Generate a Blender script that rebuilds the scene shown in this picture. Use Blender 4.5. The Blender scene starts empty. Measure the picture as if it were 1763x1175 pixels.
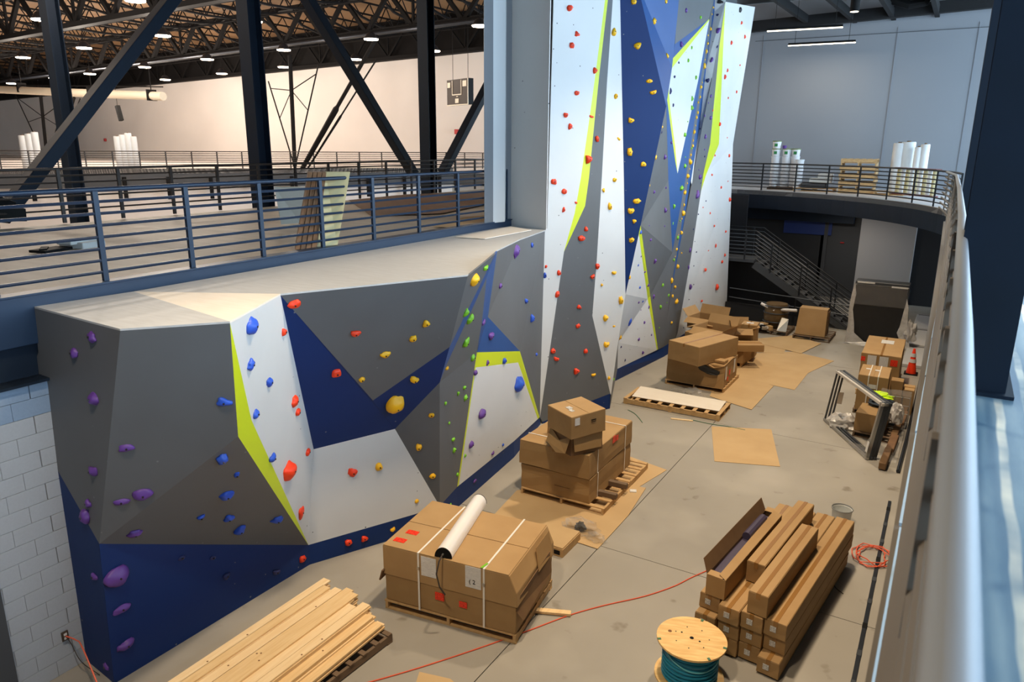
import bpy, bmesh, math, random
from mathutils import Vector, Matrix, noise
from mathutils.geometry import tessellate_polygon
rnd = random.Random(7)
SC = bpy.context.scene
COL = SC.collection
V = Vector
R = math.radians

# ---------------------------------------------------------------- camera
F, TH, RO, YA, EYE = 1265.0, 0.26089829, 0.00755704, 0.53854010, 6.1
_f = V((-math.sin(YA)*math.cos(TH), math.cos(YA)*math.cos(TH), -math.sin(TH)))
_r = V((math.cos(YA), math.sin(YA), 0)); _u = _r.cross(_f)
CR = _r*math.cos(RO)+_u*math.sin(RO); CU = -_r*math.sin(RO)+_u*math.cos(RO); CF = _f
cam = bpy.data.cameras.new('camera'); co = bpy.data.objects.new('camera', cam); COL.objects.link(co)
co.matrix_world = Matrix(((CR.x, CU.x, -CF.x, 0), (CR.y, CU.y, -CF.y, 0), (CR.z, CU.z, -CF.z, EYE), (0, 0, 0, 1)))
cam.sensor_width = 36; cam.sensor_fit = 'HORIZONTAL'; cam.lens = F/1763*36
cam.clip_start = 0.05; cam.clip_end = 400
cam.dof.use_dof = True; cam.dof.focus_distance = 13; cam.dof.aperture_fstop = 3.5
SC.camera = co

# ---------------------------------------------------------------- world, lights, exposure
SC.view_settings.view_transform = 'Standard'; SC.view_settings.look = 'None'
SC.view_settings.gamma = 1; SC.view_settings.use_curve_mapping = False
SC.view_settings.exposure = 0.0
w = bpy.data.worlds.new('world'); SC.world = w; w.use_nodes = True
bg = w.node_tree.nodes['Background']; bg.inputs[0].default_value = (0.60, 0.81, 1.0, 1); bg.inputs[1].default_value = 7.5

def area(name, loc, size, size_y, power, col, rot=(0, 0, 0)):
    l = bpy.data.lights.new(name, 'AREA'); l.shape = 'RECTANGLE'; l.size = size; l.size_y = size_y
    l.energy = power; l.color = col
    o = bpy.data.objects.new(name, l); o.location = loc; o.rotation_euler = rot; COL.objects.link(o)
    return o
area('gallery_lamp', (-3.6, 30.6, 3.6), .5, .5, 40, (1, .9, .78))
for x, y, p in [(-3.4, 1.0, 2200), (-3.2, 7.5, 3000), (-2.8, 14.0, 2900), (-2.8, 20.5, 2600), (-2.8, 26.0, 700)]:
    l = bpy.data.lights.new('hall_lamp', 'SPOT'); l.energy = p; l.color = (1.0, .8, .56); l.spot_size = R(92); l.spot_blend = .6; l.shadow_soft_size = .3
    o = bpy.data.objects.new('hall_lamp', l); o.location = (x, y, 11.6); COL.objects.link(o)

# ---------------------------------------------------------------- pixel helpers (a photo pixel to a point in the place)
def ray(x, y): return CF + CR*((x-881.5)/F) - CU*((y-587.5)/F)
def fz(x, y, z=0.0):
    r = ray(x, y); s = (z-EYE)/r.z; return V((r.x*s, r.y*s, z))
def ax(x, y, X):
    r = ray(x, y); s = X/r.x; return V((X, r.y*s, EYE+r.z*s))
def ay(x, y, Y):
    r = ray(x, y); s = Y/r.y; return V((r.x*s, Y, EYE+r.z*s))
def onp(x, y, p0, n):
    r = ray(x, y); o = V((0, 0, EYE)); s = n.dot(p0-o)/n.dot(r); return o + r*s
def plane(a, b, c): return (a, (b-a).cross(c-a).normalized())
def proj(P):
    d = P-V((0, 0, EYE)); k = d.dot(CF); return (881.5+F*d.dot(CR)/k, 587.5-F*d.dot(CU)/k, k)

# ---------------------------------------------------------------- materials
def lin(c):
    return tuple(((v/255)/12.92 if v/255 <= .04045 else ((v/255+.055)/1.055)**2.4) for v in c)+(1,)
MATS = {}
def mat(name, rgb, rough=.6, metal=0, noise_s=0, noise_a=0, rgb2=None, bump=0, emit=None, stretch=(1, 1, 1), dots=False, alpha=None, coat=0, detail=4, spec=None):
    m = bpy.data.materials.new(name); m.use_nodes = True; nt = m.node_tree; b = nt.nodes['Principled BSDF']
    b.inputs['Base Color'].default_value = lin(rgb); b.inputs['Roughness'].default_value = rough; b.inputs['Metallic'].default_value = metal
    if coat: b.inputs['Coat Weight'].default_value = coat
    if spec is not None: b.inputs['Specular IOR Level'].default_value = spec
    if emit:
        b.inputs['Emission Color'].default_value = lin(emit[0]); b.inputs['Emission Strength'].default_value = emit[1]
    colsock = None
    if noise_s:
        tc = nt.nodes.new('ShaderNodeTexCoord'); mp = nt.nodes.new('ShaderNodeMapping'); nz = nt.nodes.new('ShaderNodeTexNoise')
        nt.links.new(tc.outputs['Object'], mp.inputs[0]); mp.inputs['Scale'].default_value = stretch
        nt.links.new(mp.outputs[0], nz.inputs[0]); nz.inputs['Scale'].default_value = noise_s; nz.inputs['Detail'].default_value = detail
        cr = nt.nodes.new('ShaderNodeValToRGB'); nt.links.new(nz.outputs[0], cr.inputs[0])
        cr.color_ramp.elements[0].position = .5-noise_a; cr.color_ramp.elements[1].position = .5+noise_a
        cr.color_ramp.elements[0].color = lin(rgb); cr.color_ramp.elements[1].color = lin(rgb2 or rgb)
        colsock = cr.outputs[0]
        if bump:
            bp = nt.nodes.new('ShaderNodeBump'); bp.inputs['Strength'].default_value = bump; bp.inputs['Distance'].default_value = .01
            nt.links.new(nz.outputs[0], bp.inputs['Height']); nt.links.new(bp.outputs[0], b.inputs['Normal'])
    if dots:   # small bolt holes on a 20 cm grid
        uv = nt.nodes.new('ShaderNodeUVMap'); vm = nt.nodes.new('ShaderNodeVectorMath'); vm.operation = 'SCALE'; vm.inputs['Scale'].default_value = 1/.22
        nt.links.new(uv.outputs[0], vm.inputs[0])
        vo = nt.nodes.new('ShaderNodeTexVoronoi'); vo.inputs['Randomness'].default_value = .55; vo.inputs['Scale'].default_value = 1.0
        nt.links.new(vm.outputs[0], vo.inputs['Vector'])
        lt = nt.nodes.new('ShaderNodeMath'); lt.operation = 'LESS_THAN'; lt.inputs[1].default_value = .055
        nt.links.new(vo.outputs['Distance'], lt.inputs[0])
        mx = nt.nodes.new('ShaderNodeMix'); mx.data_type = 'RGBA'
        nt.links.new(lt.outputs[0], mx.inputs['Factor'])
        if colsock: nt.links.new(colsock, mx.inputs['A'])
        else: mx.inputs['A'].default_value = lin(rgb)
        mx.inputs['B'].default_value = lin((70, 70, 74)) if dots == 1 else lin((120, 122, 126))
        colsock = mx.outputs['Result']
    if colsock: nt.links.new(colsock, b.inputs['Base Color'])
    if alpha is not None: b.inputs['Alpha'].default_value = alpha
    MATS[name] = m; return m

mat('p_white', (214, 215, 215), .5, spec=.3, noise_s=.9, noise_a=.25, rgb2=(206, 207, 208), dots=1)
mat('p_grey', (102, 105, 109), .5, spec=.3, noise_s=.8, noise_a=.3, rgb2=(94, 95, 97), dots=2)
mat('p_blue', (16, 48, 104), .55, spec=.25, noise_s=.8, noise_a=.3, rgb2=(14, 44, 98), dots=2)
mat('p_blue_lit', (42, 82, 140), .5, spec=.3, noise_s=1, noise_a=.3, rgb2=(38, 76, 132), dots=2)  # lighter copy of the panel blue, with daylight on the facets painted in
mat('p_lime', (202, 216, 30), .4)
mat('p_dotgrey', (218, 216, 212), .5, noise_s=.7, noise_a=.3, rgb2=(210, 208, 205), dots=1)
mat('plytop', (188, 190, 192), .6, noise_s=3, noise_a=.3, rgb2=(174, 175, 176), stretch=(1, 6, 1))
mat('plytop_w', (232, 224, 212), .6, noise_s=3, noise_a=.3, rgb2=(224, 214, 200), stretch=(1, 6, 1))
mat('h_o', (240, 62, 22), .45); mat('h_y', (246, 186, 18), .45); mat('h_p', (96, 58, 142), .45)
mat('h_g', (120, 190, 36), .45); mat('h_b', (40, 84, 196), .45); mat('h_n', (44, 46, 96), .5); mat('h_k', (34, 34, 38), .5)
mat('bolt', (60, 60, 62), .35, .8)
mat('navy', (32, 52, 78), .45, .0, noise_s=2, noise_a=.3, rgb2=(28, 46, 70))
mat('navy_dark', (22, 32, 44), .6, spec=.2, noise_s=2, noise_a=.3, rgb2=(24, 36, 52))
mat('rail_navy', (24, 44, 68), .4, .1)
mat('rail_near', (112, 118, 126), .5, .1)  # window light on the navy handrail, mixed into this grey
mat('strip_blue', (140, 162, 180), .5)
mat('rail_low', (92, 86, 78), .5, .1)  # navy lower rails, their brown-grey look in grazing light painted in
mat('rail_black', (22, 26, 32), .4)
mat('rail_brown', (48, 40, 36), .5)
mat('concrete', (162, 156, 146), .48, noise_s=.55, noise_a=.28, rgb2=(146, 141, 132), bump=.03, detail=8)
mat('joint', (70, 66, 60), .9)
def stain_or_sheen(m, scale, lo, hi, col, fac, stretch=(1, 1, 1), wave=False):
    nt = m.node_tree; b = nt.nodes['Principled BSDF']; src = b.inputs['Base Color'].links[0].from_socket
    tc = nt.nodes.new('ShaderNodeTexCoord'); mp = nt.nodes.new('ShaderNodeMapping'); mp.inputs['Scale'].default_value = stretch
    nt.links.new(tc.outputs['Object'], mp.inputs[0])
    nz = nt.nodes.new('ShaderNodeTexNoise'); nz.inputs['Scale'].default_value = scale; nz.inputs['Detail'].default_value = 3; nt.links.new(mp.outputs[0], nz.inputs[0])
    mr = nt.nodes.new('ShaderNodeMapRange'); mr.inputs['From Min'].default_value = lo; mr.inputs['From Max'].default_value = hi; mr.inputs['To Max'].default_value = fac
    nt.links.new(nz.outputs[0], mr.inputs['Value']); f = mr.outputs[0]
    if wave:
        wv = nt.nodes.new('ShaderNodeTexWave'); wv.bands_direction = 'X'; wv.inputs['Scale'].default_value = 1.9; wv.inputs['Distortion'].default_value = 1.2; wv.inputs['Detail Scale'].default_value = .6
        nt.links.new(tc.outputs['Object'], wv.inputs[0]); m2 = nt.nodes.new('ShaderNodeMapRange'); m2.inputs['From Min'].default_value = .72; m2.inputs['From Max'].default_value = .9
        nt.links.new(wv.outputs['Fac'], m2.inputs['Value']); mu = nt.nodes.new('ShaderNodeMath'); mu.operation = 'MULTIPLY'
        nt.links.new(m2.outputs[0], mu.inputs[0]); nt.links.new(f, mu.inputs[1]); f = mu.outputs[0]
    mx = nt.nodes.new('ShaderNodeMix'); mx.data_type = 'RGBA'; nt.links.new(f, mx.inputs['Factor']); nt.links.new(src, mx.inputs['A']); mx.inputs['B'].default_value = lin(col)
    nt.links.new(mx.outputs['Result'], b.inputs['Base Color'])
stain_or_sheen(MATS['concrete'], 2.2, .66, .74, (112, 102, 86), .7)
stain_or_sheen(MATS['concrete'], .6, .5, .75, (182, 176, 166), .6)
mat('deckfloor', (204, 192, 174), .6, noise_s=1.3, noise_a=.3, rgb2=(176, 164, 146), stretch=(.5, 3, 1), detail=7)
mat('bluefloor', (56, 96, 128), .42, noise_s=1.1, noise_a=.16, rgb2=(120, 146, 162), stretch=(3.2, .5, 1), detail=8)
stain_or_sheen(MATS['bluefloor'], 1.6, .35, .6, (214, 214, 200), .9, (1.5, 1.0, 1), True)  # pale bands paint window reflections into the floor colour
mat('cmu', (178, 182, 188), .75, noise_s=40, noise_a=.4, rgb2=(170, 174, 180), bump=.25)
mat('cmu_blue', (140, 160, 184), .75, noise_s=40, noise_a=.4, rgb2=(132, 152, 176), bump=.25)
mat('mortar', (170, 174, 180), .9)
mat('gymwall', (222, 214, 208), .8, noise_s=.3, noise_a=.3, rgb2=(212, 204, 198))
mat('backwall', (140, 144, 150), .75, noise_s=.3, noise_a=.3, rgb2=(134, 138, 145))
mat('charcoal', (42, 44, 48), .7, noise_s=.6, noise_a=.3, rgb2=(36, 38, 42))
mat('charcoal2', (66, 68, 72), .7)
mat('palegrey', (188, 188, 190), .7)
mat('blackwall', (20, 22, 28), .6)
mat('royal', (34, 56, 120), .5)
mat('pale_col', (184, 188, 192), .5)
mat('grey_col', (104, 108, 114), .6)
mat('steel_black', (22, 20, 20), .8, spec=.15)
mat('roofdeck', (150, 116, 80), .8, noise_s=.4, noise_a=.3, rgb2=(128, 98, 68), stretch=(1, .2, 1))
mat('roofblack', (16, 16, 19), .8)
mat('cardboard', (182, 148, 102), .75, noise_s=2.2, noise_a=.35, rgb2=(164, 129, 84), detail=5)
mat('cardboard_side', (168, 134, 88), .75, noise_s=3, noise_a=.35, rgb2=(150, 117, 74), detail=5)
mat('cardboard_dark', (122, 94, 62), .8, noise_s=4, noise_a=.3, rgb2=(104, 74, 48))
mat('cardboard_flat', (198, 168, 124), .8, noise_s=1.6, noise_a=.35, rgb2=(182, 151, 108), detail=6)
mat('tape', (150, 108, 58), .25)
mat('tape_clear', (196, 160, 112), .12)
mat('paper', (226, 224, 220), .5, noise_s=30, noise_a=.12, rgb2=(208, 206, 204), stretch=(1, 1, 5))
mat('paper_small', (222, 220, 214), .5, noise_s=60, noise_a=.06, rgb2=(168, 166, 164), stretch=(1, 1, 2))
mat('sticker', (255, 66, 28), .5, noise_s=50, noise_a=.05, rgb2=(206, 40, 22), stretch=(1, 1, 3))
mat('strap', (232, 228, 220), .4)
mat('wood', (244, 218, 176), .6, noise_s=5, noise_a=.3, rgb2=(230, 196, 146), stretch=(6, .5, 6), detail=6)
mat('wood2', (236, 206, 158), .6, noise_s=6, noise_a=.3, rgb2=(218, 180, 126), stretch=(6, .4, 6), detail=6)
mat('wood_pallet', (206, 172, 122), .75, noise_s=5, noise_a=.35, rgb2=(176, 138, 92), stretch=(3, 3, 3), detail=6)
mat('wood_dark', (120, 98, 76), .8, noise_s=5, noise_a=.35, rgb2=(92, 74, 58), detail=6)
mat('knot', (120, 78, 44), .7)
mat('plywood', (238, 204, 140), .55, noise_s=3.2, noise_a=.22, rgb2=(214, 166, 100), stretch=(1.2, 7, 1), detail=8)
mat('board_pale', (196, 184, 140), .65, noise_s=4, noise_a=.3, rgb2=(182, 168, 124))
mat('board_edge', (134, 98, 66), .75, noise_s=4, noise_a=.3, rgb2=(112, 80, 54))
mat('teal', (44, 142, 170), .35, noise_s=3, noise_a=.2, rgb2=(34, 124, 154), stretch=(.3, .3, 8))
mat('teal_light', (110, 190, 200), .35)
mat('white_shell', (236, 232, 230), .3)
mat('white_roll', (224, 226, 226), .35, noise_s=2, noise_a=.3, rgb2=(206, 208, 210))
mat('pail', (226, 228, 232), .35); mat('pail_lid', (212, 216, 220), .4); mat('pail_green', (40, 130, 70), .5); mat('lid_green', (110, 130, 60), .5)
mat('black', (14, 14, 15), .7, spec=.2)
mat('board_grey', (176, 170, 158), .6); mat('black_wrap', (24, 24, 26), .42, noise_s=6, noise_a=.3, rgb2=(34, 34, 36), bump=.6)
mat('film', (214, 212, 210), .16, noise_s=9, noise_a=.25, rgb2=(170, 168, 166), bump=.9, alpha=.17)
mat('film_white', (224, 220, 216), .22, noise_s=9, noise_a=.3, rgb2=(190, 186, 182), bump=.9, alpha=.85)
mat('alu', (170, 168, 164), .3, .7); mat('alu_dark', (74, 78, 84), .4, .5); mat('alu_pale', (214, 208, 200), .4, .1)
mat('cone', (255, 62, 18), .45); mat('reflective', (224, 224, 226), .3)
mat('vest', (200, 240, 20), .6, emit=((200, 240, 20), .05)); mat('cloth_navy', (38, 50, 64), .8)
mat('cord', (226, 98, 66), .5); mat('cord_dark', (60, 52, 46), .6); mat('strap_green', (60, 110, 80), .6)
mat('purple_stuff', (70, 62, 84), .5); mat('dark_metal', (48, 52, 60), .4, .6)
mat('bucket_grey', (206, 208, 206), .4); mat('outlet', (70, 58, 48), .5)
mat('scorebrown', (52, 40, 34), .6); mat('scorewhite', (224, 214, 196), .5)
mat('glass_lens', (255, 230, 200), .4, emit=((255, 232, 205), 22)); mat('tube_lens', (255, 235, 200), .4, emit=((255, 240, 214), 5))
mat('curtain', (222, 210, 188), .7); mat('red', (180, 40, 40), .5); mat('redwire', (110, 52, 54), .5)
mat('barrel', (120, 96, 60), .4, noise_s=4, noise_a=.3, rgb2=(84, 66, 44))

# ---------------------------------------------------------------- geometry collector
class G:
    def __init__(s): s.v = []; s.f = []
    def add(s, vs, fs):
        n = len(s.v); s.v += [V(p) for p in vs]; s.f += [tuple(i+n for i in f) for f in fs]; return s
    def box(s, c, d, rz=0.0, M=None):
        hx, hy, hz = d[0]/2, d[1]/2, d[2]/2
        vs = [V((x, y, z)) for z in (-hz, hz) for x, y in ((-hx, -hy), (hx, -hy), (hx, hy), (-hx, hy))]
        m = M if M is not None else Matrix.Rotation(rz, 3, 'Z')
        return s.add([m @ p + V(c) for p in vs], [(0, 3, 2, 1), (4, 5, 6, 7), (0, 1, 5, 4), (1, 2, 6, 5), (2, 3, 7, 6), (3, 0, 4, 7)])
    def bar(s, a, b, wd, ht, up=V((0, 0, 1))):     # rectangular bar from a to b
        a = V(a); b = V(b); d = (b-a).normalized(); sx = d.cross(up)
        if sx.length < 1e-4: sx = V((1, 0, 0))
        sx.normalize(); sz = sx.cross(d)
        vs = []
        for p in (a, b):
            for i, j in ((-1, -1), (1, -1), (1, 1), (-1, 1)): vs.append(p+sx*(i*wd/2)+sz*(j*ht/2))
        return s.add(vs, [(0, 1, 2, 3), (4, 7, 6, 5), (0, 4, 5, 1), (1, 5, 6, 2), (2, 6, 7, 3), (3, 7, 4, 0)])
    def tube(s, pts, r, n=8, closed=False, cap=True):
        pts = [V(p) for p in pts]; rings = []; N = len(pts); prev = None
        for i, p in enumerate(pts):
            a = pts[(i-1) % N] if (closed or i > 0) else p; b = pts[(i+1) % N] if (closed or i < N-1) else p
            d = (b-a).normalized()
            if prev is None:
                q = d.cross(V((0, 0, 1)))
                if q.length < .01: q = d.cross(V((1, 0, 0)))
            else: q = prev-d*prev.dot(d)
            q.normalize(); prev = q; q2 = d.cross(q)
            rr = r[i] if isinstance(r, (list, tuple)) else r
            rings.append([p+(q*math.cos(t)+q2*math.sin(t))*rr for t in [2*math.pi*k/n for k in range(n)]])
        base = len(s.v)
        for rg in rings: s.v += rg
        for i in range(N if closed else N-1):
            j = (i+1) % N
            for k in range(n):
                l = (k+1) % n; s.f.append((base+i*n+k, base+i*n+l, base+j*n+l, base+j*n+k))
        if cap and not closed:
            s.f.append(tuple(base+k for k in range(n))[::-1]); s.f.append(tuple(base+(N-1)*n+k for k in range(n)))
        return s
    def lathe(s, prof, c=(0, 0, 0), n=24, cap=True):
        base = len(s.v); c = V(c)
        for r, z in prof: s.v += [c+V((r*math.cos(2*math.pi*k/n), r*math.sin(2*math.pi*k/n), z)) for k in range(n)]
        for i in range(len(prof)-1):
            for k in range(n):
                l = (k+1) % n; s.f.append((base+i*n+k, base+i*n+l, base+(i+1)*n+l, base+(i+1)*n+k))
        if cap:
            s.f.append(tuple(base+k for k in range(n))[::-1]); s.f.append(tuple(base+(len(prof)-1)*n+k for k in range(n)))
        return s
    def prism(s, poly, d):     # polygon (3D points) pushed along vector d
        poly = [V(p) for p in poly]; d = V(d); n = len(poly)
        try: tr = tessellate_polygon([poly])
        except Exception: tr = [(0, i, i+1) for i in range(1, n-1)]
        s.add(poly+[p+d for p in poly], [tuple(t) for t in tr]+[tuple(i+n for i in t)[::-1] for t in tr]+[(i, (i+1) % n, (i+1) % n+n, i+n) for i in range(n)])
        return s

def build(name, g, m, parent=None, world=False, smooth=False, bevel=0, jitter=0, sub=0, uv=None, kind=None, label=None):
    me = bpy.data.meshes.new(name)
    vs = g.v
    if parent is not None and world:
        inv = parent.matrix_basis.inverted() if parent.parent is None else (parent.parent.matrix_basis @ parent.matrix_basis).inverted()
        vs = [inv @ p for p in vs]
    bm = bmesh.new(); bv = [bm.verts.new(p) for p in vs]
    for f in g.f:
        try: bm.faces.new([bv[i] for i in f])
        except ValueError: pass
    bmesh.ops.recalc_face_normals(bm, faces=bm.faces)
    if sub: bmesh.ops.subdivide_edges(bm, edges=bm.edges, cuts=sub, use_grid_fill=True)
    if jitter:
        for v in bm.verts:
            v.co += V((rnd.uniform(-1, 1), rnd.uniform(-1, 1), rnd.uniform(-1, 1)))*jitter
    if bevel: bmesh.ops.bevel(bm, geom=bm.edges[:], offset=bevel, segments=1, affect='EDGES')
    if uv:
        lay = bm.loops.layers.uv.new('UVMap'); o0, ux, uy = uv
        inv2 = parent.matrix_basis if (parent is not None and world) else Matrix()
        for f in bm.faces:
            for l in f.loops:
                q = (inv2 @ l.vert.co)-o0; l[lay].uv = (q.dot(ux), q.dot(uy))
    bm.to_mesh(me); bm.free()
    if smooth:
        for p in me.polygons: p.use_smooth = True
        try: me.set_sharp_from_angle(angle=R(40))
        except Exception: pass
    me.materials.append(MATS[m] if isinstance(m, str) else m)
    o = bpy.data.objects.new(name, me); COL.objects.link(o)
    if parent is not None: o.parent = parent
    if kind: o['kind'] = kind
    if label: o['label'] = label
    return o
def thing(name, label, cat, loc=(0, 0, 0), rz=0.0, group=None, rot=None):
    o = bpy.data.objects.new(name, None); COL.objects.link(o); o.location = loc
    o.rotation_euler = rot if rot else (0, 0, rz); o.empty_display_size = .1
    o['label'] = label; o['category'] = cat
    if group: o['group'] = group
    o.matrix_basis = Matrix.Translation(V(loc)) @ (o.rotation_euler.to_matrix().to_4x4())
    return o
def tag(o, label, cat, group=None):
    o['label'] = label; o['category'] = cat
    if group: o['group'] = group
    return o
def struct(name, g, m, parent=None, **k):
    o = build(name, g, m, parent, **k)
    if parent is None: o['kind'] = 'structure'
    return o
def copy_tree(o, parent=None):
    c = o.copy(); COL.objects.link(c); c.parent = parent
    for ch in [x for x in bpy.data.objects if x.parent is o]: copy_tree(ch, c)
    return c
ORD = ['first', 'second', 'third', 'fourth', 'fifth', 'sixth', 'seventh', 'eighth', 'ninth', 'tenth', 'eleventh', 'twelfth', 'thirteenth', 'fourteenth', 'fifteenth', 'sixteenth', 'seventeenth', 'eighteenth', 'nineteenth', 'twentieth', 'twenty-first', 'twenty-second', 'twenty-third', 'twenty-fourth', 'twenty-fifth', 'twenty-sixth', 'twenty-seventh', 'twenty-eighth', 'twenty-ninth', 'thirtieth', 'thirty-first', 'thirty-second', 'thirty-third', 'thirty-fourth', 'thirty-fifth']

# ================================================================ SETTING
H = 4.5
fl = struct('floor', G().box((-4, 14, -.08), (24, 40, .1)), 'joint')
xs = [-16, -10.2, -4.1, 2.2, 8]; ys = [-6, -3, 3.3, 9.62, 15.9, 22.2, 28.5, 34]
for i in range(len(xs)-1):
    for j in range(len(ys)-1):
        if xs[i] < -12: continue
        build('slab', G().box(((xs[i]+xs[i+1])/2, (ys[j]+ys[j+1])/2, -.02), (xs[i+1]-xs[i]-.012, ys[j+1]-ys[j]-.012, .04)), 'concrete', fl)
struct('floor.001', G().box((-58, 18, -.06), (84, 70, .1)), 'deckfloor')        # gym floor below

# left wall of blocks
wl = struct('wall_left', G().box((-8.5, 2.0, 1.8), (.2, 4.2, 3.6)), 'mortar')
for k in range(18):
    z0 = k*.2
    if z0 > 3.5: break
    y = 3.98-(.2 if k % 2 else 0)
    if k % 2: build('block', G().box((-8.365, 3.98-.1+.003, z0+.1), (.07, .19, .194)), 'cmu' if z0 < 3.15 else 'cmu_blue', wl, bevel=.002)
    while y > 1.2:
        build('block', G().box((-8.365, y-.2, z0+.1), (.07, .396, .1955)), 'cmu' if z0 < 3.15 else 'cmu_blue', wl, bevel=.002)
        y -= .4
struct('trim_1', G().box((-8.27, 2.97, 1.7), (.12, .3, 3.4)), 'charcoal2')
# upper deck on the left with its edge girder
struct('floor.002', G().box((-12.0, 12.5, H-.12), (7.1, 37, .2)), 'deckfloor')
gd = struct('trim_2', G().box((-8.5, 6.9, H-.27), (.14, 14.6, .54)), 'navy', bevel=.01)
build('web_plate', G().box((-8.54, 6.9, 3.78), (.06, 14.6, .42)), 'navy_dark', gd)
build('flange', G().box((-8.42, 6.9, 3.585), (.3, 14.6, .03)), 'navy_dark', gd)
build('flange', G().box((-8.5, 6.9, H+.01), (.2, 14.6, .02)), 'navy', gd)

# gym: far wall, gallery, lower wall, roof
struct('wall_far', G().box((-58, 46.3, 10.7), (100, .4, 13)), 'gymwall')
A_, B_ = V((-49, 22.8)), V((-31, 43.6)); dd = (B_-A_).normalized(); nn = V((-dd.y, dd.x)); C_ = A_-dd*30; D_ = V((-8.6, 46)); B2 = V((-26, 43.6))
struct('floor.003', G().prism([(C_.x, C_.y, H), (B_.x, B_.y, H), (-9, 43.6, H), (-9, 46.2, H), (-108, 46.2, H), (-108, C_.y, H)], (0, 0, -.3)), 'gymwall')
fa = struct('trim_3', G().prism([(C_.x, C_.y, H), (B_.x, B_.y, H), (B_.x+nn.x*.3, B_.y+nn.y*.3, H), (C_.x+nn.x*.3, C_.y+nn.y*.3, H)], (0, 0, -1.15)), 'charcoal2')
struct('trim_4', G().box(((B_.x-9)/2, 43.7, H-.6), (abs(B_.x+9), .2, 1.15)), 'charcoal2')
for i in range(22):
    p = A_-dd*26+dd*(i*2.5); build('bracket', G().bar((p.x-nn.x*.1, p.y-nn.y*.1, H-1.9), (p.x-nn.x*.1, p.y-nn.y*.1, H-.5), .14, .2), 'steel_black', fa)
q = nn*.35
struct('wall_gym_low', G().prism([(C_.x+q.x, C_.y+q.y, 0), (B_.x+q.x, B_.y+q.y, 0), (B_.x+q.x, B_.y+q.y, 3.6), (C_.x+q.x, C_.y+q.y, 3.6)], (nn.x*.2, nn.y*.2, 0)), 'gymwall')
struct('wall_gym_low.001', G().box((-22, 45, 1.8), (28, .2, 3.6)), 'gymwall')
SL = .027
struct('trim_12', G().prism([(-106, 46.0, 10.35), (-15, 46.0, 12.81), (-15, 46.0, 16), (-106, 46.0, 16)], (0, .08, 0)), 'steel_black')
def rz_(x): return 12.4+SL*(x+30)
rf = struct('ceiling', G().prism([(-106, 5, rz_(-106)+2.8), (-15, 5, rz_(-15)+2.8), (-15, 46.5, rz_(-15)+2.8), (-106, 46.5, rz_(-106)+2.8)], (0, 0, .15)), 'roofdeck')
struct('ceiling.001', G().box((-3.2, 14, 12.15), (25.4, 42, .2)), 'roofblack')
struct('wall_front_blocker', G().box((-46, -6.1, 7), (110, .2, 16)), 'backwall')  # added unseen behind the camera to cut daylight from that side
struct('wall_gym_left', G().box((-106, 20, 7), (.2, 54, 16)), 'gymwall')
struct('ceiling.003', G().box((-60, -.5, 15), (92, 12, .2)), 'roofdeck')
struct('ceiling.004', G().box((-15.5, 20, 13.8), (.2, 52, 3.2)), 'roofblack')
struct('wall_back', G().box((-3.6, 34.7, 8.2), (11.5, .3, 7.6)), 'backwall')
for x_, lab in ((-8.15, 1), (-3.0, 1), (-.25, 1)):
    struct('trim_5', G().box((x_, 34.53, 7.7), (.03, .02, 6)), 'backwall')
struct('trim_6', G().box((-4, 34.52, 10.5), (9, .02, .02)), 'charcoal2')

# right gallery: curved edge of radius 9 m
HG = 4.43
arc = [V((-9+9*math.cos(t), 22+9*math.sin(t), 0)) for t in [math.pi/2*i/24 for i in range(25)]]
poly = [V((p.x, p.y, HG)) for p in arc]+[V((-14, 31, HG)), V((-14, 34.6, HG)), V((8, 34.6, HG)), V((8, 22, HG))]
struct('floor.004', G().prism(poly, (0, 0, -.18)), 'palegrey')
g = G()
ring = [V((6, -6, 0))]
edge = [V((-.04, -6, 0)), V((-.04, 3, 0)), V((-.07, 6, 0)), V((-.1, 9, 0)), V((-.16, 14, 0)), V((-.24, 20, 0))]+arc[3:]+[V((-14, 31, 0))]
for a, b in zip(edge[:-1], edge[1:]):
    d = (b-a).normalized(); o_ = V((d.y, -d.x, 0))*.25
    g.add([a+V((0, 0, HG-.02)), b+V((0, 0, HG-.02)), b+V((0, 0, HG-.72)), a+V((0, 0, HG-.72)), a+o_+V((0, 0, HG-.02)), b+o_+V((0, 0, HG-.02)), b+o_+V((0, 0, HG-.72)), a+o_+V((0, 0, HG-.72))],
          [(0, 1, 2, 3), (7, 6, 5, 4), (0, 4, 5, 1), (3, 2, 6, 7)])
struct('trim_7', g, 'navy_dark')
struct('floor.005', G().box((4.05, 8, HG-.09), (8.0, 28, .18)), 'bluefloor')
# pale toe plate along the near edge, in lengths
tp = thing('toe_plate', 'pale metal toe plate in lengths along the foot of the near railing', 'toe plate', (-.05, 0, HG))
for k in range(10):
    build('plate', G().box((.035-.0033*max(0, k-1)*1.3, .9+k*1.3*1.0+.6, .02), (.024, 1.26, .03)), 'strip_blue', tp)
    if k > 20: break
for k in range(6): build('plate', G().box((-.03-.012*k, 14.2+k*1.3+.4, .02), (.024, 1.26, .03)), 'strip_blue', tp)
struct('trim_11', G().prism([(-.045, -5, HG), (.01, -5, HG), (.01, 4, HG), (-.13, 20, HG), (-.25, 20, HG), (-.16, 14, HG), (-.1, 9, HG), (-.045, 3, HG)], (0, 0, .02)), 'rail_low')
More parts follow.
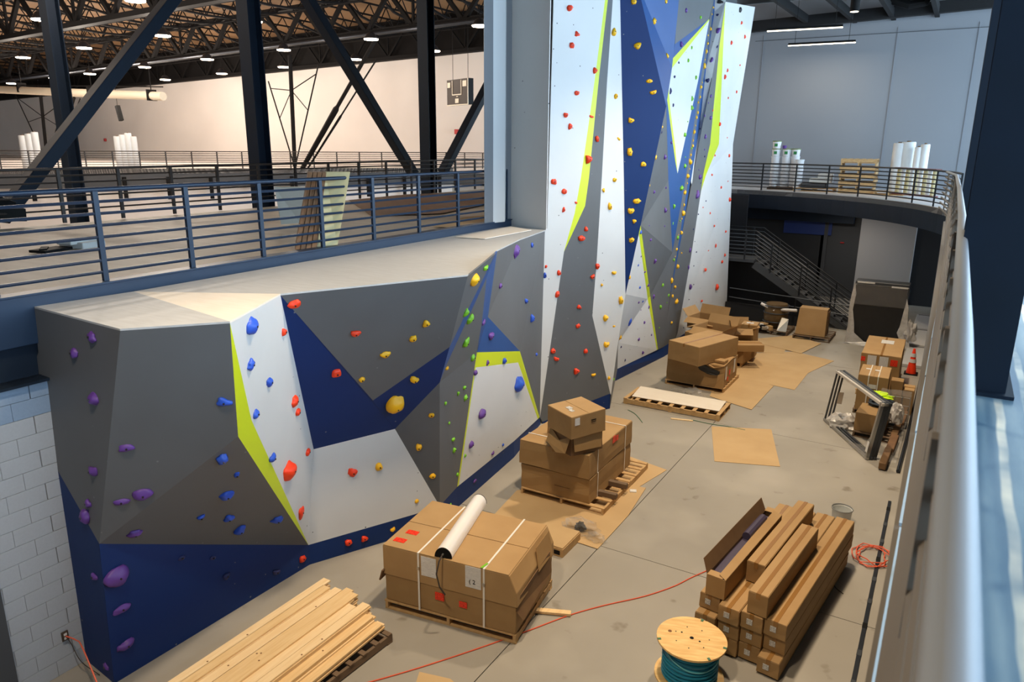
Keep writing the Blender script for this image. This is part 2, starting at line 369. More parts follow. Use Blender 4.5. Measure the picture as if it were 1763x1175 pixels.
# lower back walls
struct('wall_back.001', G().box((-9.5, 33.2, 2.0), (9.8, .3, 4.6)), 'charcoal')
struct('wall_back.002', G().box((-3.9, 33.2, 2.0), (1.7, .3, 4.6)), 'charcoal2')
struct('wall_back.003', G().box((-2.25, 33.0, 2.0), (2.0, .4, 4.6)), 'palegrey', bevel=.01)
struct('wall_back.004', G().box((1.0, 33.15, 2.0), (4.5, .3, 4.6)), 'charcoal')
struct('trim_8', G().box((-7.0, 32.6, 3.6), (7, .5, .9)), 'navy_dark')
struct('trim_9', G().box((-5.3, 33.0, 2.85), (1.9, .12, .55)), 'royal')
struct('trim_10', G().box((-4.55, 33.0, 2.0), (.14, .14, 4)), 'charcoal2')
struct('wall_right', G().box((1.6, 12, 2.1), (.2, 40, 4.2)), 'charcoal2')
struct('ceiling.002', G().box((-3, 29, HG-.75), (16, 8, .05)), 'roofblack') if False else None
# black wall under the stairs
struct('wall_stair', G().prism([(-8.2, 28.3, 0), (-2.75, 28.3, 0), (-6.05, 28.3, 2.1), (-8.2, 28.3, 2.1)], (0, .1, 0)), 'blackwall')
struct('wall_stair.001', G().box((-7.6, 29.5, 1.2), (1.2, .1, 6.2)), 'blackwall')

# pale box column and post at the end of the left railing
pc = thing('wall_pier', 'pale painted pier beside the end of the left railing', 'pier', (-8.8, 14.0, H))
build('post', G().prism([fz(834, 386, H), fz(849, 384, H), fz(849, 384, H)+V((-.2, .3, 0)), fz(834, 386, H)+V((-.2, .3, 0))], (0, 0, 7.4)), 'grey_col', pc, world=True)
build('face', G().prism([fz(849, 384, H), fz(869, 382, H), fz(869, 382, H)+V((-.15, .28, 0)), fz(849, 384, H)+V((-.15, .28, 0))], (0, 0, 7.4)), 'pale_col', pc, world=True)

# ================================================================ STRUCTURE STEEL
def column(x, y, z0, z1, wd, label, m='navy_dark'):
    t = thing('steel_column', label, 'column', (x, y, z0))
    g = G(); h = z1-z0
    for s in (-1, 1): g.box((0, s*wd*.46, h/2), (wd, wd*.08, h))
    g.box((0, 0, h/2), (wd*.12, wd*.84, h)); build('shaft', g, m, t)
    build('base_plate', G().box((0, 0, .02), (wd*1.3, wd*1.3, .04)), m, t)
    return t
column(-16.2, 13.9, 0, 13.5, .42, 'dark steel column rising between the two leaning braces')
column(-16.2, 21.3, 0, 13.6, .42, 'dark steel column where two braces meet beside the scoreboard')
column(-25, 13.75, 0, 15.0, .42, 'slim dark steel column at far left beyond the deck railing')
def brace(a, b, label, r=.32):
    g = G().bar(a, b, r, r*.8); o = build('steel_brace', g, 'navy_dark', bevel=.01); tag(o, label, 'brace', 'diagonal steel braces'); return o
brace(ax(0, 378, -16.2), ax(330, -45, -16.2), 'thick dark diagonal brace crossing the upper left corner')
brace(ax(712, 300, -16.2), ax(512, -30, -16.2), 'diagonal brace leaning left from the foot of the right column')
brace(ax(762, 297, -16.2), ax(862, 105, -16.2), 'short diagonal brace leaning right beside the scoreboard')
# big near column on the right deck, and the one behind it
t = thing('steel_column', 'massive navy steel column at right edge standing on blue deck floor', 'column', (.26, 6.1, HG))
build('web', G().box((0.06, .1, 3.8), (.05, .5, 7.6)), 'navy_dark', t)
build('flange', G().box((0, -.17, 3.8), (.4, .03, 7.6)), 'navy_dark', t); build('flange', G().box((0, .37, 3.8), (.4, .03, 7.6)), 'navy_dark', t)
build('base_plate', G().box((0, .1, .012), (.5, .7, .024)), 'navy_dark', t)
t = thing('steel_column', 'dark navy column behind the massive one, beyond the curving railing', 'column', (.22, 14.2, HG))
build('shaft', G().box((0, .2, 3.8), (.4, .5, 7.6)), 'navy_dark', t, bevel=.01)
build('base_plate', G().box((0, .2, .012), (.55, .7, .024)), 'navy_dark', t)
o = build('junction_box', G().box((.42, 9.9, HG+.22), (.16, .2, .44)), 'pail', bevel=.01); tag(o, 'small white box on the right deck behind the thick handrail', 'box')

# roof girders across, joists between
def truss(y, x0, x1, label, depth=2.2, step=3.5, wb=.22):
    t = thing('roof_truss', label, 'roof truss', (x0, y, rz_(x0)))
    P = lambda x, dz: V((x, y, rz_(x)+dz))
    build('bottom_chord', G().bar(P(x0, .12), P(x1, .12), .5, .26), 'steel_black', t, world=True)
    build('top_chord', G().bar(P(x0, depth), P(x1, depth), .4, .22), 'steel_black', t, world=True)
    n = int((x1-x0)/step)
    for i in range(n):
        a = x0+i*step
        build('web', G().bar(P(a, depth), P(a+step/2, .15), wb, wb), 'steel_black', t, world=True)
        build('web', G().bar(P(a+step, depth), P(a+step/2, .15), wb, wb), 'steel_black', t, world=True)
        if i % 2 == 0: build('web', G().bar(P(a+step/2, depth), P(a+step/2, .15), wb*.6, wb*.6), 'steel_black', t, world=True)
truss(24.5, -72, -17, 'dark open-web roof girder nearest the camera over the gym')
truss(36.0, -86, -17, 'dark open-web roof girder in the middle of the gym roof')
truss(45.6, -96, -17, 'dark open-web roof girder along the top of the far gym wall', 2.2, 3.5, .14)
truss(13.5, -60, -17, 'dark open-web roof girder passing above the columns, highest in view')
def joist(x, y0, y1, k):
    z = rz_(x)
    g = G().bar((x, y0, z+2.35), (x, y1, z+2.35), .12, .1)
    n = max(4, int((y1-y0)/1.4)); P0 = 1.0; 
    g2 = G()
    pts = []
    for i in range(n+1):
        s = i/n; pts.append(V((x, y0+(y1-y0)*s, z+2.3-1.25*math.sin(math.pi*s)**.6 if 0 < i < n else z+2.3)))
    for a, b in zip(pts[:-1], pts[1:]): g2.bar(a, b, .13, .12)
    for i in range(n):
        m = V((x, y0+(y1-y0)*(i+.5)/n, z+2.35)); g2.bar(pts[i], m, .05, .05); g2.bar(pts[i+1], m, .05, .05)
    g.v, g.f = g.v, g.f
    base = len(g.v); g.v += g2.v; g.f += [tuple(i+base for i in f) for f in g2.f]
    return g
for y0, y1, xa, xb, lab in [(13.5, 24.5, -60, -18, 'nearest'), (24.5, 36, -82, -18, 'middle'), (36, 45.6, -92, -18, 'farthest')]:
    t = thing('bar_joists', f'row of bowed bar joists in the {lab} bay of the gym roof', 'roof joists', ((xa+xb)/2, y0, rz_(xa)))
    x = xb; 
    while x > xa:
        build('joist', joist(x, y0, y1, 0), 'steel_black', t, world=True); x -= 2.6
    for yy in (y0+(y1-y0)*.33, y0+(y1-y0)*.66):
        build('bridging', G().bar((xa, yy, rz_(xa)+1.0), (xb, yy, rz_(xb)+1.0), .05, .05), 'steel_black', t, world=True)
d_ = thing('roof_duct', 'long pale pipe running below the middle girder of the gym roof', 'pipe', (-50, 35.6, rz_(-50)))
build('pipe', G().tube([(-84, 35.5, rz_(-84)-.02), (-17, 35.5, rz_(-17)-.02)], .09, 8), 'dark_metal', d_, world=True)
# hall roof beams over the back wall
for i, (x0, x1, yy) in enumerate([(-7.6, -6.3, 30), (-5.9, -4.6, 30), (-3.8, -3.2, 30), (-2.0, -1.7, 30)]):
    o = build('roof_beam', G().bar((x0, 24, 11.9), (x1, 34.5, 11.1), .16, .3), 'roofblack'); tag(o, f'black roof beam meeting the back wall, {ORD[i]} from the climbing tower', 'roof beam', 'hall roof beams')
o = build('roof_beam', G().bar((-9, 34.0, 11.0), (2, 34.0, 11.35), .3, .42), 'roofblack'); tag(o, 'black beam running along the top of the grey back wall', 'roof beam')
o = build('roof_duct', G().tube([(-3.3, 33, 11.5), (-2.6, 33, 11.25), (-2.1, 33, 11.3), (-1.9, 33, 11.8)], .16, 10), 'black'); tag(o, 'black bent duct under the ceiling above the back wall', 'duct')

# ================================================================ RAILINGS
def railing(label, pts, zb, htop, nr, post_every, m, rp=.022, rr=.014, rt=.024, first=.125, mlow=None, sh=None, posts=None, cat='railing', lowtop=None):
    t = thing('railing', label, cat, (pts[0].x, pts[0].y, zb))
    pts = [V((p.x, p.y, 0)) for p in pts]
    for k in range(nr):
        z = zb+(first+(htop-first)*k/(nr-1)); last = k == nr-1
        q = [p+V((sh*(k/(nr-1)) if sh else 0, 0, z)) for p in pts]
        build('handrail' if last else 'rail', G().tube(q, rt if last else rr, 10 if last else 6), m if (last or not mlow) else mlow, t, world=True, smooth=True)
    L = 0; nxt = 0
    if posts is None:
        posts = []
        for a, b in zip(pts[:-1], pts[1:]):
            s = (b-a).length
            while nxt <= L+s+1e-6:
                posts.append(a+(b-a)*((nxt-L)/s)); nxt += post_every
            L += s
    for p in posts:
        p = V((p.x, p.y, 0))
        build('post', G().box(p+V(((sh or 0)*.5, 0, zb+htop/2)), (rp*1.6, rp*2.2, htop)), mlow or m, t, world=True)
    return t
railing('navy rail fence along edge of the left deck above the climbing wall', [V((-8.5, 1.5, 0)), V((-8.5, 13.95, 0))], H, 1.07, 8, 1.2, 'rail_navy', .028, .02, .029,
        posts=[V((-8.5, y, 0)) for y in (1.3, 2.5, 3.7, 4.88, 6.05, 7.22, 8.4, 9.6, 10.85, 12.1, 13.2, 13.93)])
railing('darker railing on the far side of the left deck, before the columns', [V((-15.55, 2, 0)), V((-15.55, 31, 0))], H, 1.07, 8, 1.25, 'rail_brown', .03, .02, .028)
railing('distant thin railing along the gallery at the far gym wall', [V((C_.x, C_.y, 0)), V((B_.x, B_.y, 0)), V((-9, 43.6, 0))], H, 1.05, 8, 1.5, 'rail_brown', .03, .022, .03)
ga = arc[1:]+[V((-12, 31, 0))]
railing('dark railing curving along the edge of the right gallery', ga, HG, 1.03, 8, 1.42, 'rail_black', .03, .02, .028)
# the near railing that runs under the camera
nr_ = [V((.005, -.6, 0)), V((.005, 3, 0)), V((-.02, 8, 0)), V((-.09, 14, 0)), V((-.2, 20.5, 0)), V((-.45, 23.3, 0))]
railing('long near railing with thick navy handrail, pale with window light, running away at right', nr_, HG, 1.05, 8, 1.2, 'rail_near', .022, .022, .036, sh=.065, mlow='rail_low')

# ================================================================ CLIMBING WALLS
PANELS = []   # (pixel polygon, p0, normal, description, thing)
def panel(t, px, m, desc, pl=None, pts=None, region=''):
    """px: pixel polygon, pts: matching 3D points (or None = on plane pl)"""
    if pts is None: pts = [onp(x, y, *pl) for x, y in px]
    n = V((0, 0, 0))
    for i in range(len(pts)):
        a, b = pts[i], pts[(i+1) % len(pts)]; n += V(((a.y-b.y)*(a.z+b.z), (a.z-b.z)*(a.x+b.x), (a.x-b.x)*(a.y+b.y)))
    n.normalize(); c = sum(pts, V((0, 0, 0)))/len(pts)
    if n.dot(V((0, 0, EYE))-c) < 0: n = -n
    ux = V((-n.y, n.x, 0)); ux = ux.normalized() if ux.length > .05 else V((1, 0, 0)); uy = n.cross(ux).normalized()
    o = build('panel', G().prism(pts, -n*.022), m, t, world=True, uv=(c, ux, uy), label=desc+' panel')
    tris = []
    for tr in tessellate_polygon([[V((x, y, 0)) for x, y in px]]):
        a, b, c_ = [pts[i] for i in tr]
        nn_ = (b-a).cross(c_-a)
        if nn_.length < 1e-7: continue
        nn_.normalize()
        if nn_.dot(V((0, 0, EYE))-a) < 0: nn_ = -nn_
        tris.append(([px[i] for i in tr], a, nn_))
    PANELS.append((px, c, n, desc, region, tris))
    return o

BW = thing('climbing_wall', 'low bouldering wall of angled grey, white, blue and lime panels', 'climbing wall', (-7.6, 8, 0))
ZT = 4.35
T0, T1, T2, T3, T4, T5, T6, T7 = [fz(*q, ZT) for q in ((58, 531), (207, 570), (396, 557), (483, 509), (805, 476), (856, 433), (895, 414), (940, 397))]
B0 = fz(147, 1136); B1 = fz(197, 1178); B2_ = fz(533, 973); BC = fz(757, 905); B4 = fz(787, 875); B5 = V((-7.42, 13.7, 0))
P1 = ay(171, 937, 3.87); plF2 = plane(T1, T2, P1); Mv = onp(410, 752, *plF2)
Q = ax(531, 939, -7.58)
pl1 = plane(T0, T1, P1); Wv, W2, W3 = [onp(x, y, *pl1) for x, y in ((65, 750), (48, 660), (66, 607))]
panel(BW, [(58, 531), (207, 570), (171, 937), (65, 750), (48, 660), (66, 607)], 'p_grey', 'dark grey left end', pts=[T0, T1, P1, Wv, W2, W3])
panel(BW, [(65, 750), (171, 937), (197, 1178), (147, 1136)], 'p_blue', 'blue lower left end', pts=[Wv, P1, B1, B0])
panel(BW, [(207, 570), (396, 557), (410, 752), (171, 937)], 'p_grey', 'large dark grey', pts=[T1, T2, Mv, P1])
panel(BW, [(171, 937), (410, 752), (531, 939)], 'p_grey', 'lower grey triangular', pts=[P1, Mv, Q])
panel(BW, [(171, 937), (531, 939), (533, 973)], 'p_blue', 'dark blue base', pts=[P1, Q, B2_])
panel(BW, [(171, 937), (533, 973), (197, 1178)], 'p_blue', 'dark blue base', pts=[P1, B2_, B1])
# F8 vertical, F7 overhang
pl8 = plane(B2_, BC, B2_+V((0, 0, 1)))
Rv = onp(540, 774, *pl8); Gv = onp(680, 739, *pl8); Cs = onp(757, 872, *pl8); Q8 = onp(531, 939, *pl8)
pl7 = plane(T3, T4, Rv); Ev = onp(757, 659, *pl7); S1 = onp(774, 598, *pl7); S2 = onp(642, 690, *pl7)
plL = plane(T2, Mv, Q); Nv = onp(433, 724, *plL)
panel(BW, [(396, 557), (410, 752), (433, 724)], 'p_lime', 'lime stripe', pts=[T2, Mv, Nv])
panel(BW, [(410, 752), (531, 939), (433, 724)], 'p_lime', 'lime stripe', pts=[Mv, Q, Nv])
panel(BW, [(396, 557), (483, 509), (540, 774), (433, 724)], 'p_white', 'left white', pts=[T2, T3, Rv, Nv])
panel(BW, [(433, 724), (540, 774), (531, 939)], 'p_white', 'left white', pts=[Nv, Rv, Q8])
panel(BW, [(483, 509), (805, 476), (774, 598), (642, 690)], 'p_grey', 'upper grey', pts=[T3, T4, S1, S2])
panel(BW, [(483, 509), (642, 690), (680, 739), (540, 774)], 'p_blue', 'blue angular', pts=[T3, S2, Gv, Rv])
panel(BW, [(642, 690), (774, 598), (757, 659), (680, 739)], 'p_blue', 'blue angular', pts=[S2, S1, Ev, Gv])
panel(BW, [(680, 739), (757, 659), (757, 872)], 'p_grey', 'narrow dark grey', pts=[Gv, Ev, Cs])
panel(BW, [(540, 774), (680, 739), (757, 872), (714, 886), (531, 939)], 'p_white', 'lower white', pl=pl8)
panel(BW, [(531, 939), (714, 886), (757, 872), (757, 905), (533, 973)], 'p_blue', 'blue kick', pl=pl8)
# F9
b787 = ax(787, 839, B4.x-.0); Y7 = ax(821, 607, -6.72)
pl9 = plane(T4, Y7, Ev); 
def q9(x, y): return onp(x, y, *pl9)
e1, e2, e3, e4, e5 = q9(774, 598), q9(757, 659), q9(838, 476), q9(770, 625), q9(823, 605)
panel(BW, [(805, 476), (853, 437), (774, 598)], 'p_grey', 'tall grey corner', pts=[T4, q9(853, 437), S1])
panel(BW, [(853, 437), (856, 436), (838, 478), (768, 630), (757, 659), (774, 598)], 'p_blue_lit', 'thin blue stripe', pts=[q9(853, 437), T5, q9(838, 478), q9(768, 630), Ev, S1])
panel(BW, [(838, 478), (829.5, 557), (821, 607), (787, 839), (757, 872), (757, 659), (768, 630)], 'p_grey', 'tall grey corner', pts=[q9(838, 478), q9(829.5, 557), Y7, b787, Cs, Ev, q9(768, 630)])
panel(BW, [(757, 872), (787, 839), (787, 875), (757, 905)], 'p_blue', 'blue kick', pts=[Cs, b787, B4, BC])
# F10
E1 = ax(895, 605, -7.0); K1 = ax(929, 719, -7.42); plU = plane(T5, E1, Y7)
u1 = onp(840, 546, *plU)
panel(BW, [(856, 436), (840, 546), (821, 607), (829.5, 557), (838, 478)], 'p_blue_lit', 'thin blue stripe', pts=[T5, u1, Y7, q9(829.5, 557), q9(838, 478)])
panel(BW, [(840, 546), (895, 605), (821, 607)], 'p_blue_lit', 'blue triangular', pts=[u1, E1, Y7])
panel(BW, [(856, 436), (895, 414), (895, 605), (840, 546)], 'p_grey', 'upper right grey', pts=[T5, T6, E1, u1])
panel(BW, [(895, 414), (932, 402), (930, 719), (895, 605)], 'p_grey', 'right grey', pts=[T6, V((-7.41, 13.72, ZT)), K1, E1])
plW = plane(Y7, E1, b787)
i1, i2, i3 = [onp(x, y, *plW) for x, y in ((819, 633), (892, 624.5), (926, 722))]
panel(BW, [(821, 607), (895, 605), (892, 624.5), (819, 633)], 'p_lime', 'lime arch', pts=[Y7, E1, i2, i1])
panel(BW, [(895, 605), (930, 719), (926, 722), (892, 624.5)], 'p_lime', 'lime arch', pts=[E1, K1, i3, i2])
panel(BW, [(821, 607), (819, 633), (789.5, 838), (787, 839)], 'p_lime', 'lime arch', pts=[Y7, i1, onp(789.5, 838, *plW), b787])
e885 = ax(885, 760, -7.02)
panel(BW, [(819, 633), (892, 624.5), (926, 722), (885, 762), (789.5, 838)], 'p_white', 'arched white', pts=[i1, i2, i3, e885, onp(789.5, 838, *plW)])
panel(BW, [(787, 839), (885, 760), (885, 788), (787, 875)], 'p_blue', 'blue kick', pts=[b787, e885, fz(885, 788), B4])
panel(BW, [(885, 760), (929, 721), (930, 745), (885, 788)], 'p_blue', 'blue kick', pts=[e885, K1, B5, fz(885, 788)])
# top
TA = fz(230, 505, ZT); TB = V((-8.43, 4.02, ZT)); TC = V((-8.43, 14.0, ZT))
build('top_panel', G().prism([TB, T1, T2, TA], (0, 0, .02)), 'plytop', BW, world=True)
build('top_panel', G().prism([TA, T2, T3], (0, 0, .02)), 'plytop_w', BW, world=True)
build('top_panel', G().prism([TA, T3, T4, T5, T6, V((-7.4, 13.75, ZT)), TC], (0, 0, .02)), 'plytop', BW, world=True)
build('loose_sheet', G().prism([fz(785, 409, ZT+.03), fz(835, 412, ZT+.03), fz(915, 397, ZT+.03), fz(880, 391, ZT+.03)], (0, 0, .012)), 'plytop_w', BW, world=True)

TW = thing('climbing_tower', 'tall faceted climbing tower with white, grey, blue and lime panels', 'climbing wall', (-7, 20, 0))
pA = (V((-7.4, 13.75, 0)), V((1.73, -.9, 0)).normalized())
def PA(px, m, desc): panel(TW, px, m, desc, pl=pA, region='tower')
PA([(954, -30), (1045.5, -30), (1025.8, 122.6), (1015.4, 200), (1000, 307), (989.5, 367), (971, 433.7), (951, 573), (929.7, 719), (932, 402), (942, 394)], 'p_white', 'left white')
PA([(1045.5, -30), (1050, -30), (1032.5, 122.6), (1024.5, 200), (1014, 307), (1007.4, 354.7), (971, 433.7), (989.5, 367), (1000, 307), (1015.4, 200), (1025.8, 122.6)], 'p_lime', 'left lime stripe')
PA([(1050, -30), (1057, -30), (1045, 144), (1036.5, 300), (1027.4, 448.8), (1019.8, 544), (1050.7, 678), (1017, 691), (934, 727), (929.7, 719), (951, 573), (971, 433.7), (1007.4, 354.7), (1014, 307), (1024.5, 200), (1032.5, 122.6)], 'p_grey', 'tall grey')
PA([(934, 727), (1017, 691), (1050.7, 678), (1050, 704), (932, 751)], 'p_blue', 'blue kick')
PA([(1057, -30), (1067, -30), (1074.6, 312), (1077, 507), (1064, 590), (1052, 680), (1050.7, 678), (1019.8, 544), (1027.4, 448.8), (1036.5, 300), (1045, 144)], 'p_white', 'narrow white')
# closing side of the front part
gA = lambda x, y: onp(x, y, *pA)
a0, a1, a2, a3 = gA(1067, -30), gA(1077, 507), gA(1064, 590), gA(1050, 704)
build('side_panel', G().prism([gA(1052, 680), a3, fz(1058, 657), ax(1063, 636, -7.2), a2], (-.02, .02, 0)), 'p_grey', TW, world=True)
# prow
b2 = ax(1147, 183, -5.75); b3 = ax(1097, -30, -6.25); c1 = ax(1157, 117, -6.5); c0 = ax(1172, -30, -6.35); c2 = ax(1161, 80, -6.45)
plB = plane(a0, a1, b2); b3 = onp(1097, -30, *plB); g1 = onp(1103, 388, *plB)
panel(TW, [(1067, -30), (1097, -30), (1147, 183), (1103, 388), (1077, 507), (1074.6, 312)], 'p_blue', 'dark blue prow', pl=plB, region='tower')
panel(TW, [(1097, -30), (1172, -30), (1161, 80), (1157, 117), (1147, 183)], 'p_blue_lit', 'lit blue prow', pts=[b3, c0, c2, c1, b2], region='tower')
XL = -7.0
L_ = lambda x, y: ax(x, y, XL)
panel(TW, [(1147, 183), (1150.8, 310), (1157.7, 435), (1147, 560), (1142, 600), (1132.8, 602), (1119.5, 510), (1103.5, 388)], 'p_grey', 'middle grey', pts=[b2]+[L_(*q) for q in ((1150.8, 310), (1157.7, 435), (1147, 560), (1142, 598), (1132.8, 602), (1119.5, 510))]+[g1], region='tower')
panel(TW, [(1103.5, 388), (1119.5, 510), (1132.8, 602), (1131, 603), (1116, 520), (1100.5, 402)], 'p_lime', 'lower lime stripe', pts=[g1, L_(1119.5, 510), L_(1132.8, 602), L_(1131, 603), L_(1115, 515), onp(1100, 404, *plB)], region='tower')
w0 = ax(1062, 636, -7.2)
panel(TW, [(1100.5, 402), (1116, 520), (1131, 603), (1062, 636), (1064, 590), (1077, 507)], 'p_white', 'white triangular', pts=[onp(1100, 404, *plB), L_(1115, 515), L_(1131, 603), w0, ax(1064, 590, -7.1), a1], region='tower')
panel(TW, [(1062, 636), (1131, 603), (1142, 598), (1142, 613), (1058, 657)], 'p_blue', 'long blue kick', pts=[w0, L_(1131, 603), L_(1142, 598), fz(1142, 615), fz(1058, 657)], region='tower')
panel(TW, [(1142, 598), (1163, 583), (1251, 533), (1251, 545), (1152, 609), (1142, 615)], 'p_blue', 'long blue kick', pts=[L_(1142, 598), L_(1163, 584), V((-6.86, 27, .3)), V((-6.83, 27, 0)), fz(1152, 609), fz(1142, 615)], region='tower')
LP = lambda px, m, d, fix={}: panel(TW, px, m, d, pts=[fix.get(q, None) or L_(*q) for q in px], region='tower')
LP([(1170, -30), (1232, -30), (1229, 0), (1220.5, 33), (1162, 76)], 'p_grey', 'high grey')
LP([(1162, 76), (1220.5, 33), (1158, 101)], 'p_blue_lit', 'high blue stripe')
LP([(1158, 101), (1220.5, 33), (1221, 35), (1156.5, 118)], 'p_lime', 'high lime stripe')
LP([(1156.5, 118), (1221, 35), (1202, 139), (1166.6, 299), (1162.6, 253), (1154.6, 192), (1151, 149)], 'p_white', 'kite-shaped white')
LP([(1151, 149), (1154.6, 192), (1162.6, 253), (1166.6, 299), (1163, 280), (1148, 168)], 'p_lime', 'thin lime')
LP([(1147, 175), (1148, 168), (1163, 280), (1166.6, 299), (1202, 139), (1221, 35), (1219, 55), (1180, 310), (1157.7, 435), (1150.8, 310)], 'p_blue_lit', 'blue wedge')
LP([(1221, 35), (1229, 0), (1224, 50), (1186.5, 300), (1171, 402), (1155, 500), (1147, 560), (1157.7, 435), (1180, 310), (1219, 55)], 'p_grey', 'grey crack')
LP([(1229, 0), (1232, -30), (1230, 20), (1190.7, 300), (1174.5, 402), (1155.5, 503), (1155, 500), (1171, 402), (1186.5, 300), (1224, 50)], 'p_blue_lit', 'narrow blue')
XR = {(1249, 3): -6.7, (1253, -30): -6.65, (1226, 133): -6.8, (1208, 224): -6.9, (1192, 313): -7.0, (1245, 88): -6.74, (1238.6, 80): -6.76, (1237.8, 248.5): -6.98, (1222.6, 248): -6.95}
RP = lambda px, m, d, fix={}: panel(TW, px, m, d, pts=[fix.get(q) or ax(q[0], q[1], XR.get(q, XL)) for q in px], region='tower')
RP([(1232, -30), (1250, -30), (1249, 3), (1226, 133), (1208, 224), (1192, 313), (1190.7, 318), (1189.5, 312), (1205, 215), (1216, 115), (1230, 20)], 'p_white', 'narrow high white')
RP([(1189.5, 312), (1190.7, 300), (1230, 20), (1216, 115), (1205, 215)], 'p_blue_lit', 'narrow blue')
RP([(1249, 3), (1238.6, 80), (1222.6, 248), (1211, 300), (1207, 329), (1189.5, 444), (1167, 572), (1163, 584), (1142, 598), (1147, 560), (1155.5, 503), (1174.5, 402), (1190.7, 318), (1192, 313), (1208, 224), (1226, 133)], 'p_grey', 'right grey')
RP([(1249, 3), (1245, 88), (1237.8, 248.5), (1216, 300), (1207, 329), (1211, 300), (1222.6, 248), (1238.6, 80)], 'p_lime', 'right lime stripe')
k1 = V((-7.12, 27, 6.19)); k0 = V((-6.76, 27, 10.62)); k2 = V((-6.86, 27, .3)); kk = ay(1260.5, 300, 27)
RP([(1249, 3), (1300, 13.5), (1262, 248), (1237.8, 248.5), (1245, 88)], 'p_white', 'upper right white', {(1300, 13.5): k0, (1262, 248): k1})
RP([(1237.8, 248.5), (1262, 248), (1260.5, 300), (1251, 533), (1163, 584), (1167, 572), (1189.5, 444), (1207, 329), (1216, 300)], 'p_white', 'lower right white', {(1262, 248): k1, (1260.5, 300): kk, (1251, 533): k2})
# grey dotted side of the tower and its closing faces
s0, s1_, s2_, s3 = fz(880, 389, ZT), fz(941, 395, ZT), V((-7.38, 13.8, 10.8)), V((-8.5, 13.95, 10.8))
panel(TW, [(880, 389), (942, 395), (953, 0), (872, 0)], 'p_dotgrey', 'grey side', pts=[V((-8.45, 14.05, ZT)), V((-7.4, 13.75, ZT)), V((-7.4, 13.75, 11.6)), V((-8.45, 14.05, 11.6))], region='tower')
build('side_panel', G().prism([V((-8.45, 14.05, ZT)), V((-8.45, 14.05, 11.6)), V((-8.62, 13.75, 11.6)), V((-8.62, 13.75, ZT))], (0, .02, 0)), 'grey_col', TW, world=True)
build('back_panel', G().prism([V((-7.5, 14.2, 0)), V((-7.5, 17.6, 0)), V((-7.35, 26.9, 0)), V((-9.0, 27.0, 0)), V((-9, 14.3, 0))], (0, 0, 11.5)), 'p_grey', TW, world=True)
build('end_panel', G().prism([V((-6.87, 27, 0)), k1, k0, V((-8.6, 27, 10.9)), V((-8.6, 27, 0))], (0, .03, 0)), 'p_grey', TW, world=True)

# ================================================================ CLIMBING HOLDS
def pip(x, y, poly):
    c = False; n = len(poly)
    for i in range(n):
        x1, y1 = poly[i]; x2, y2 = poly[(i+1) % n]
        if (y1 > y) != (y2 > y) and x < (x2-x1)*(y-y1)/(y2-y1)+x1: c = not c
    return c
def dist_poly(x, y, poly):
    best = 1e9
    for i in range(len(poly)):
        x1, y1 = poly[i]; x2, y2 = poly[(i+1) % len(poly)]; dx, dy = x2-x1, y2-y1; L = dx*dx+dy*dy
        t = 0 if L == 0 else max(0, min(1, ((x-x1)*dx+(y-y1)*dy)/L)); best = min(best, math.hypot(x-x1-t*dx, y-y1-t*dy))
    return best
def hold_mesh(w_, h_, d, seed, sub, kind):
    bm = bmesh.new(); bmesh.ops.create_icosphere(bm, subdivisions=sub, radius=1)
    rr = random.Random(seed); off = V((rr.uniform(0, 50), rr.uniform(0, 50), rr.uniform(0, 50))); tilt = rr.uniform(-.5, .5)
    for v in bm.verts:
        p = v.co.copy(); a = math.atan2(p.y, p.x); m = 1+.28*noise.noise(p*1.3+off)
        if kind == 1: m *= 1+.22*math.cos(2*a+tilt)            # pinch
        elif kind == 2: m *= 1+.2*math.cos(3*a+tilt)           # three-lobed
        elif kind == 3: m *= 1+.12*math.cos(6*a)               # flower
        x, y, z = p.x*m, p.y*m, p.z
        if z < 0: z = z*.1
        else:
            z *= 1+.25*noise.noise(p*1.1-off)
            if kind in (0, 4) and y > 0: z *= 1-.55*max(0, 1-abs(x)*1.5)*y      # scooped lip on top
            if kind == 1: y += .28*x*x
            if kind == 4: y -= .35*x*x*(1 if tilt > 0 else -1)
        v.co = V((x*w_/2, y*h_/2, z*d))
    me = bpy.data.meshes.new('climbing_hold'); bm.to_mesh(me); bm.free()
    for p in me.polygons: p.use_smooth = True
    return me
A, B, C1, C2, C3, C4, D1 = (840, 0, 3.751), (900, 300, 4.3), (0, 480, 3.2018), (0, 808, 3.2018), (440, 380, 3.387), (500, 650, 3.828), (1040, 510, 2.937)
E1_ = (920, 530, 6.18)
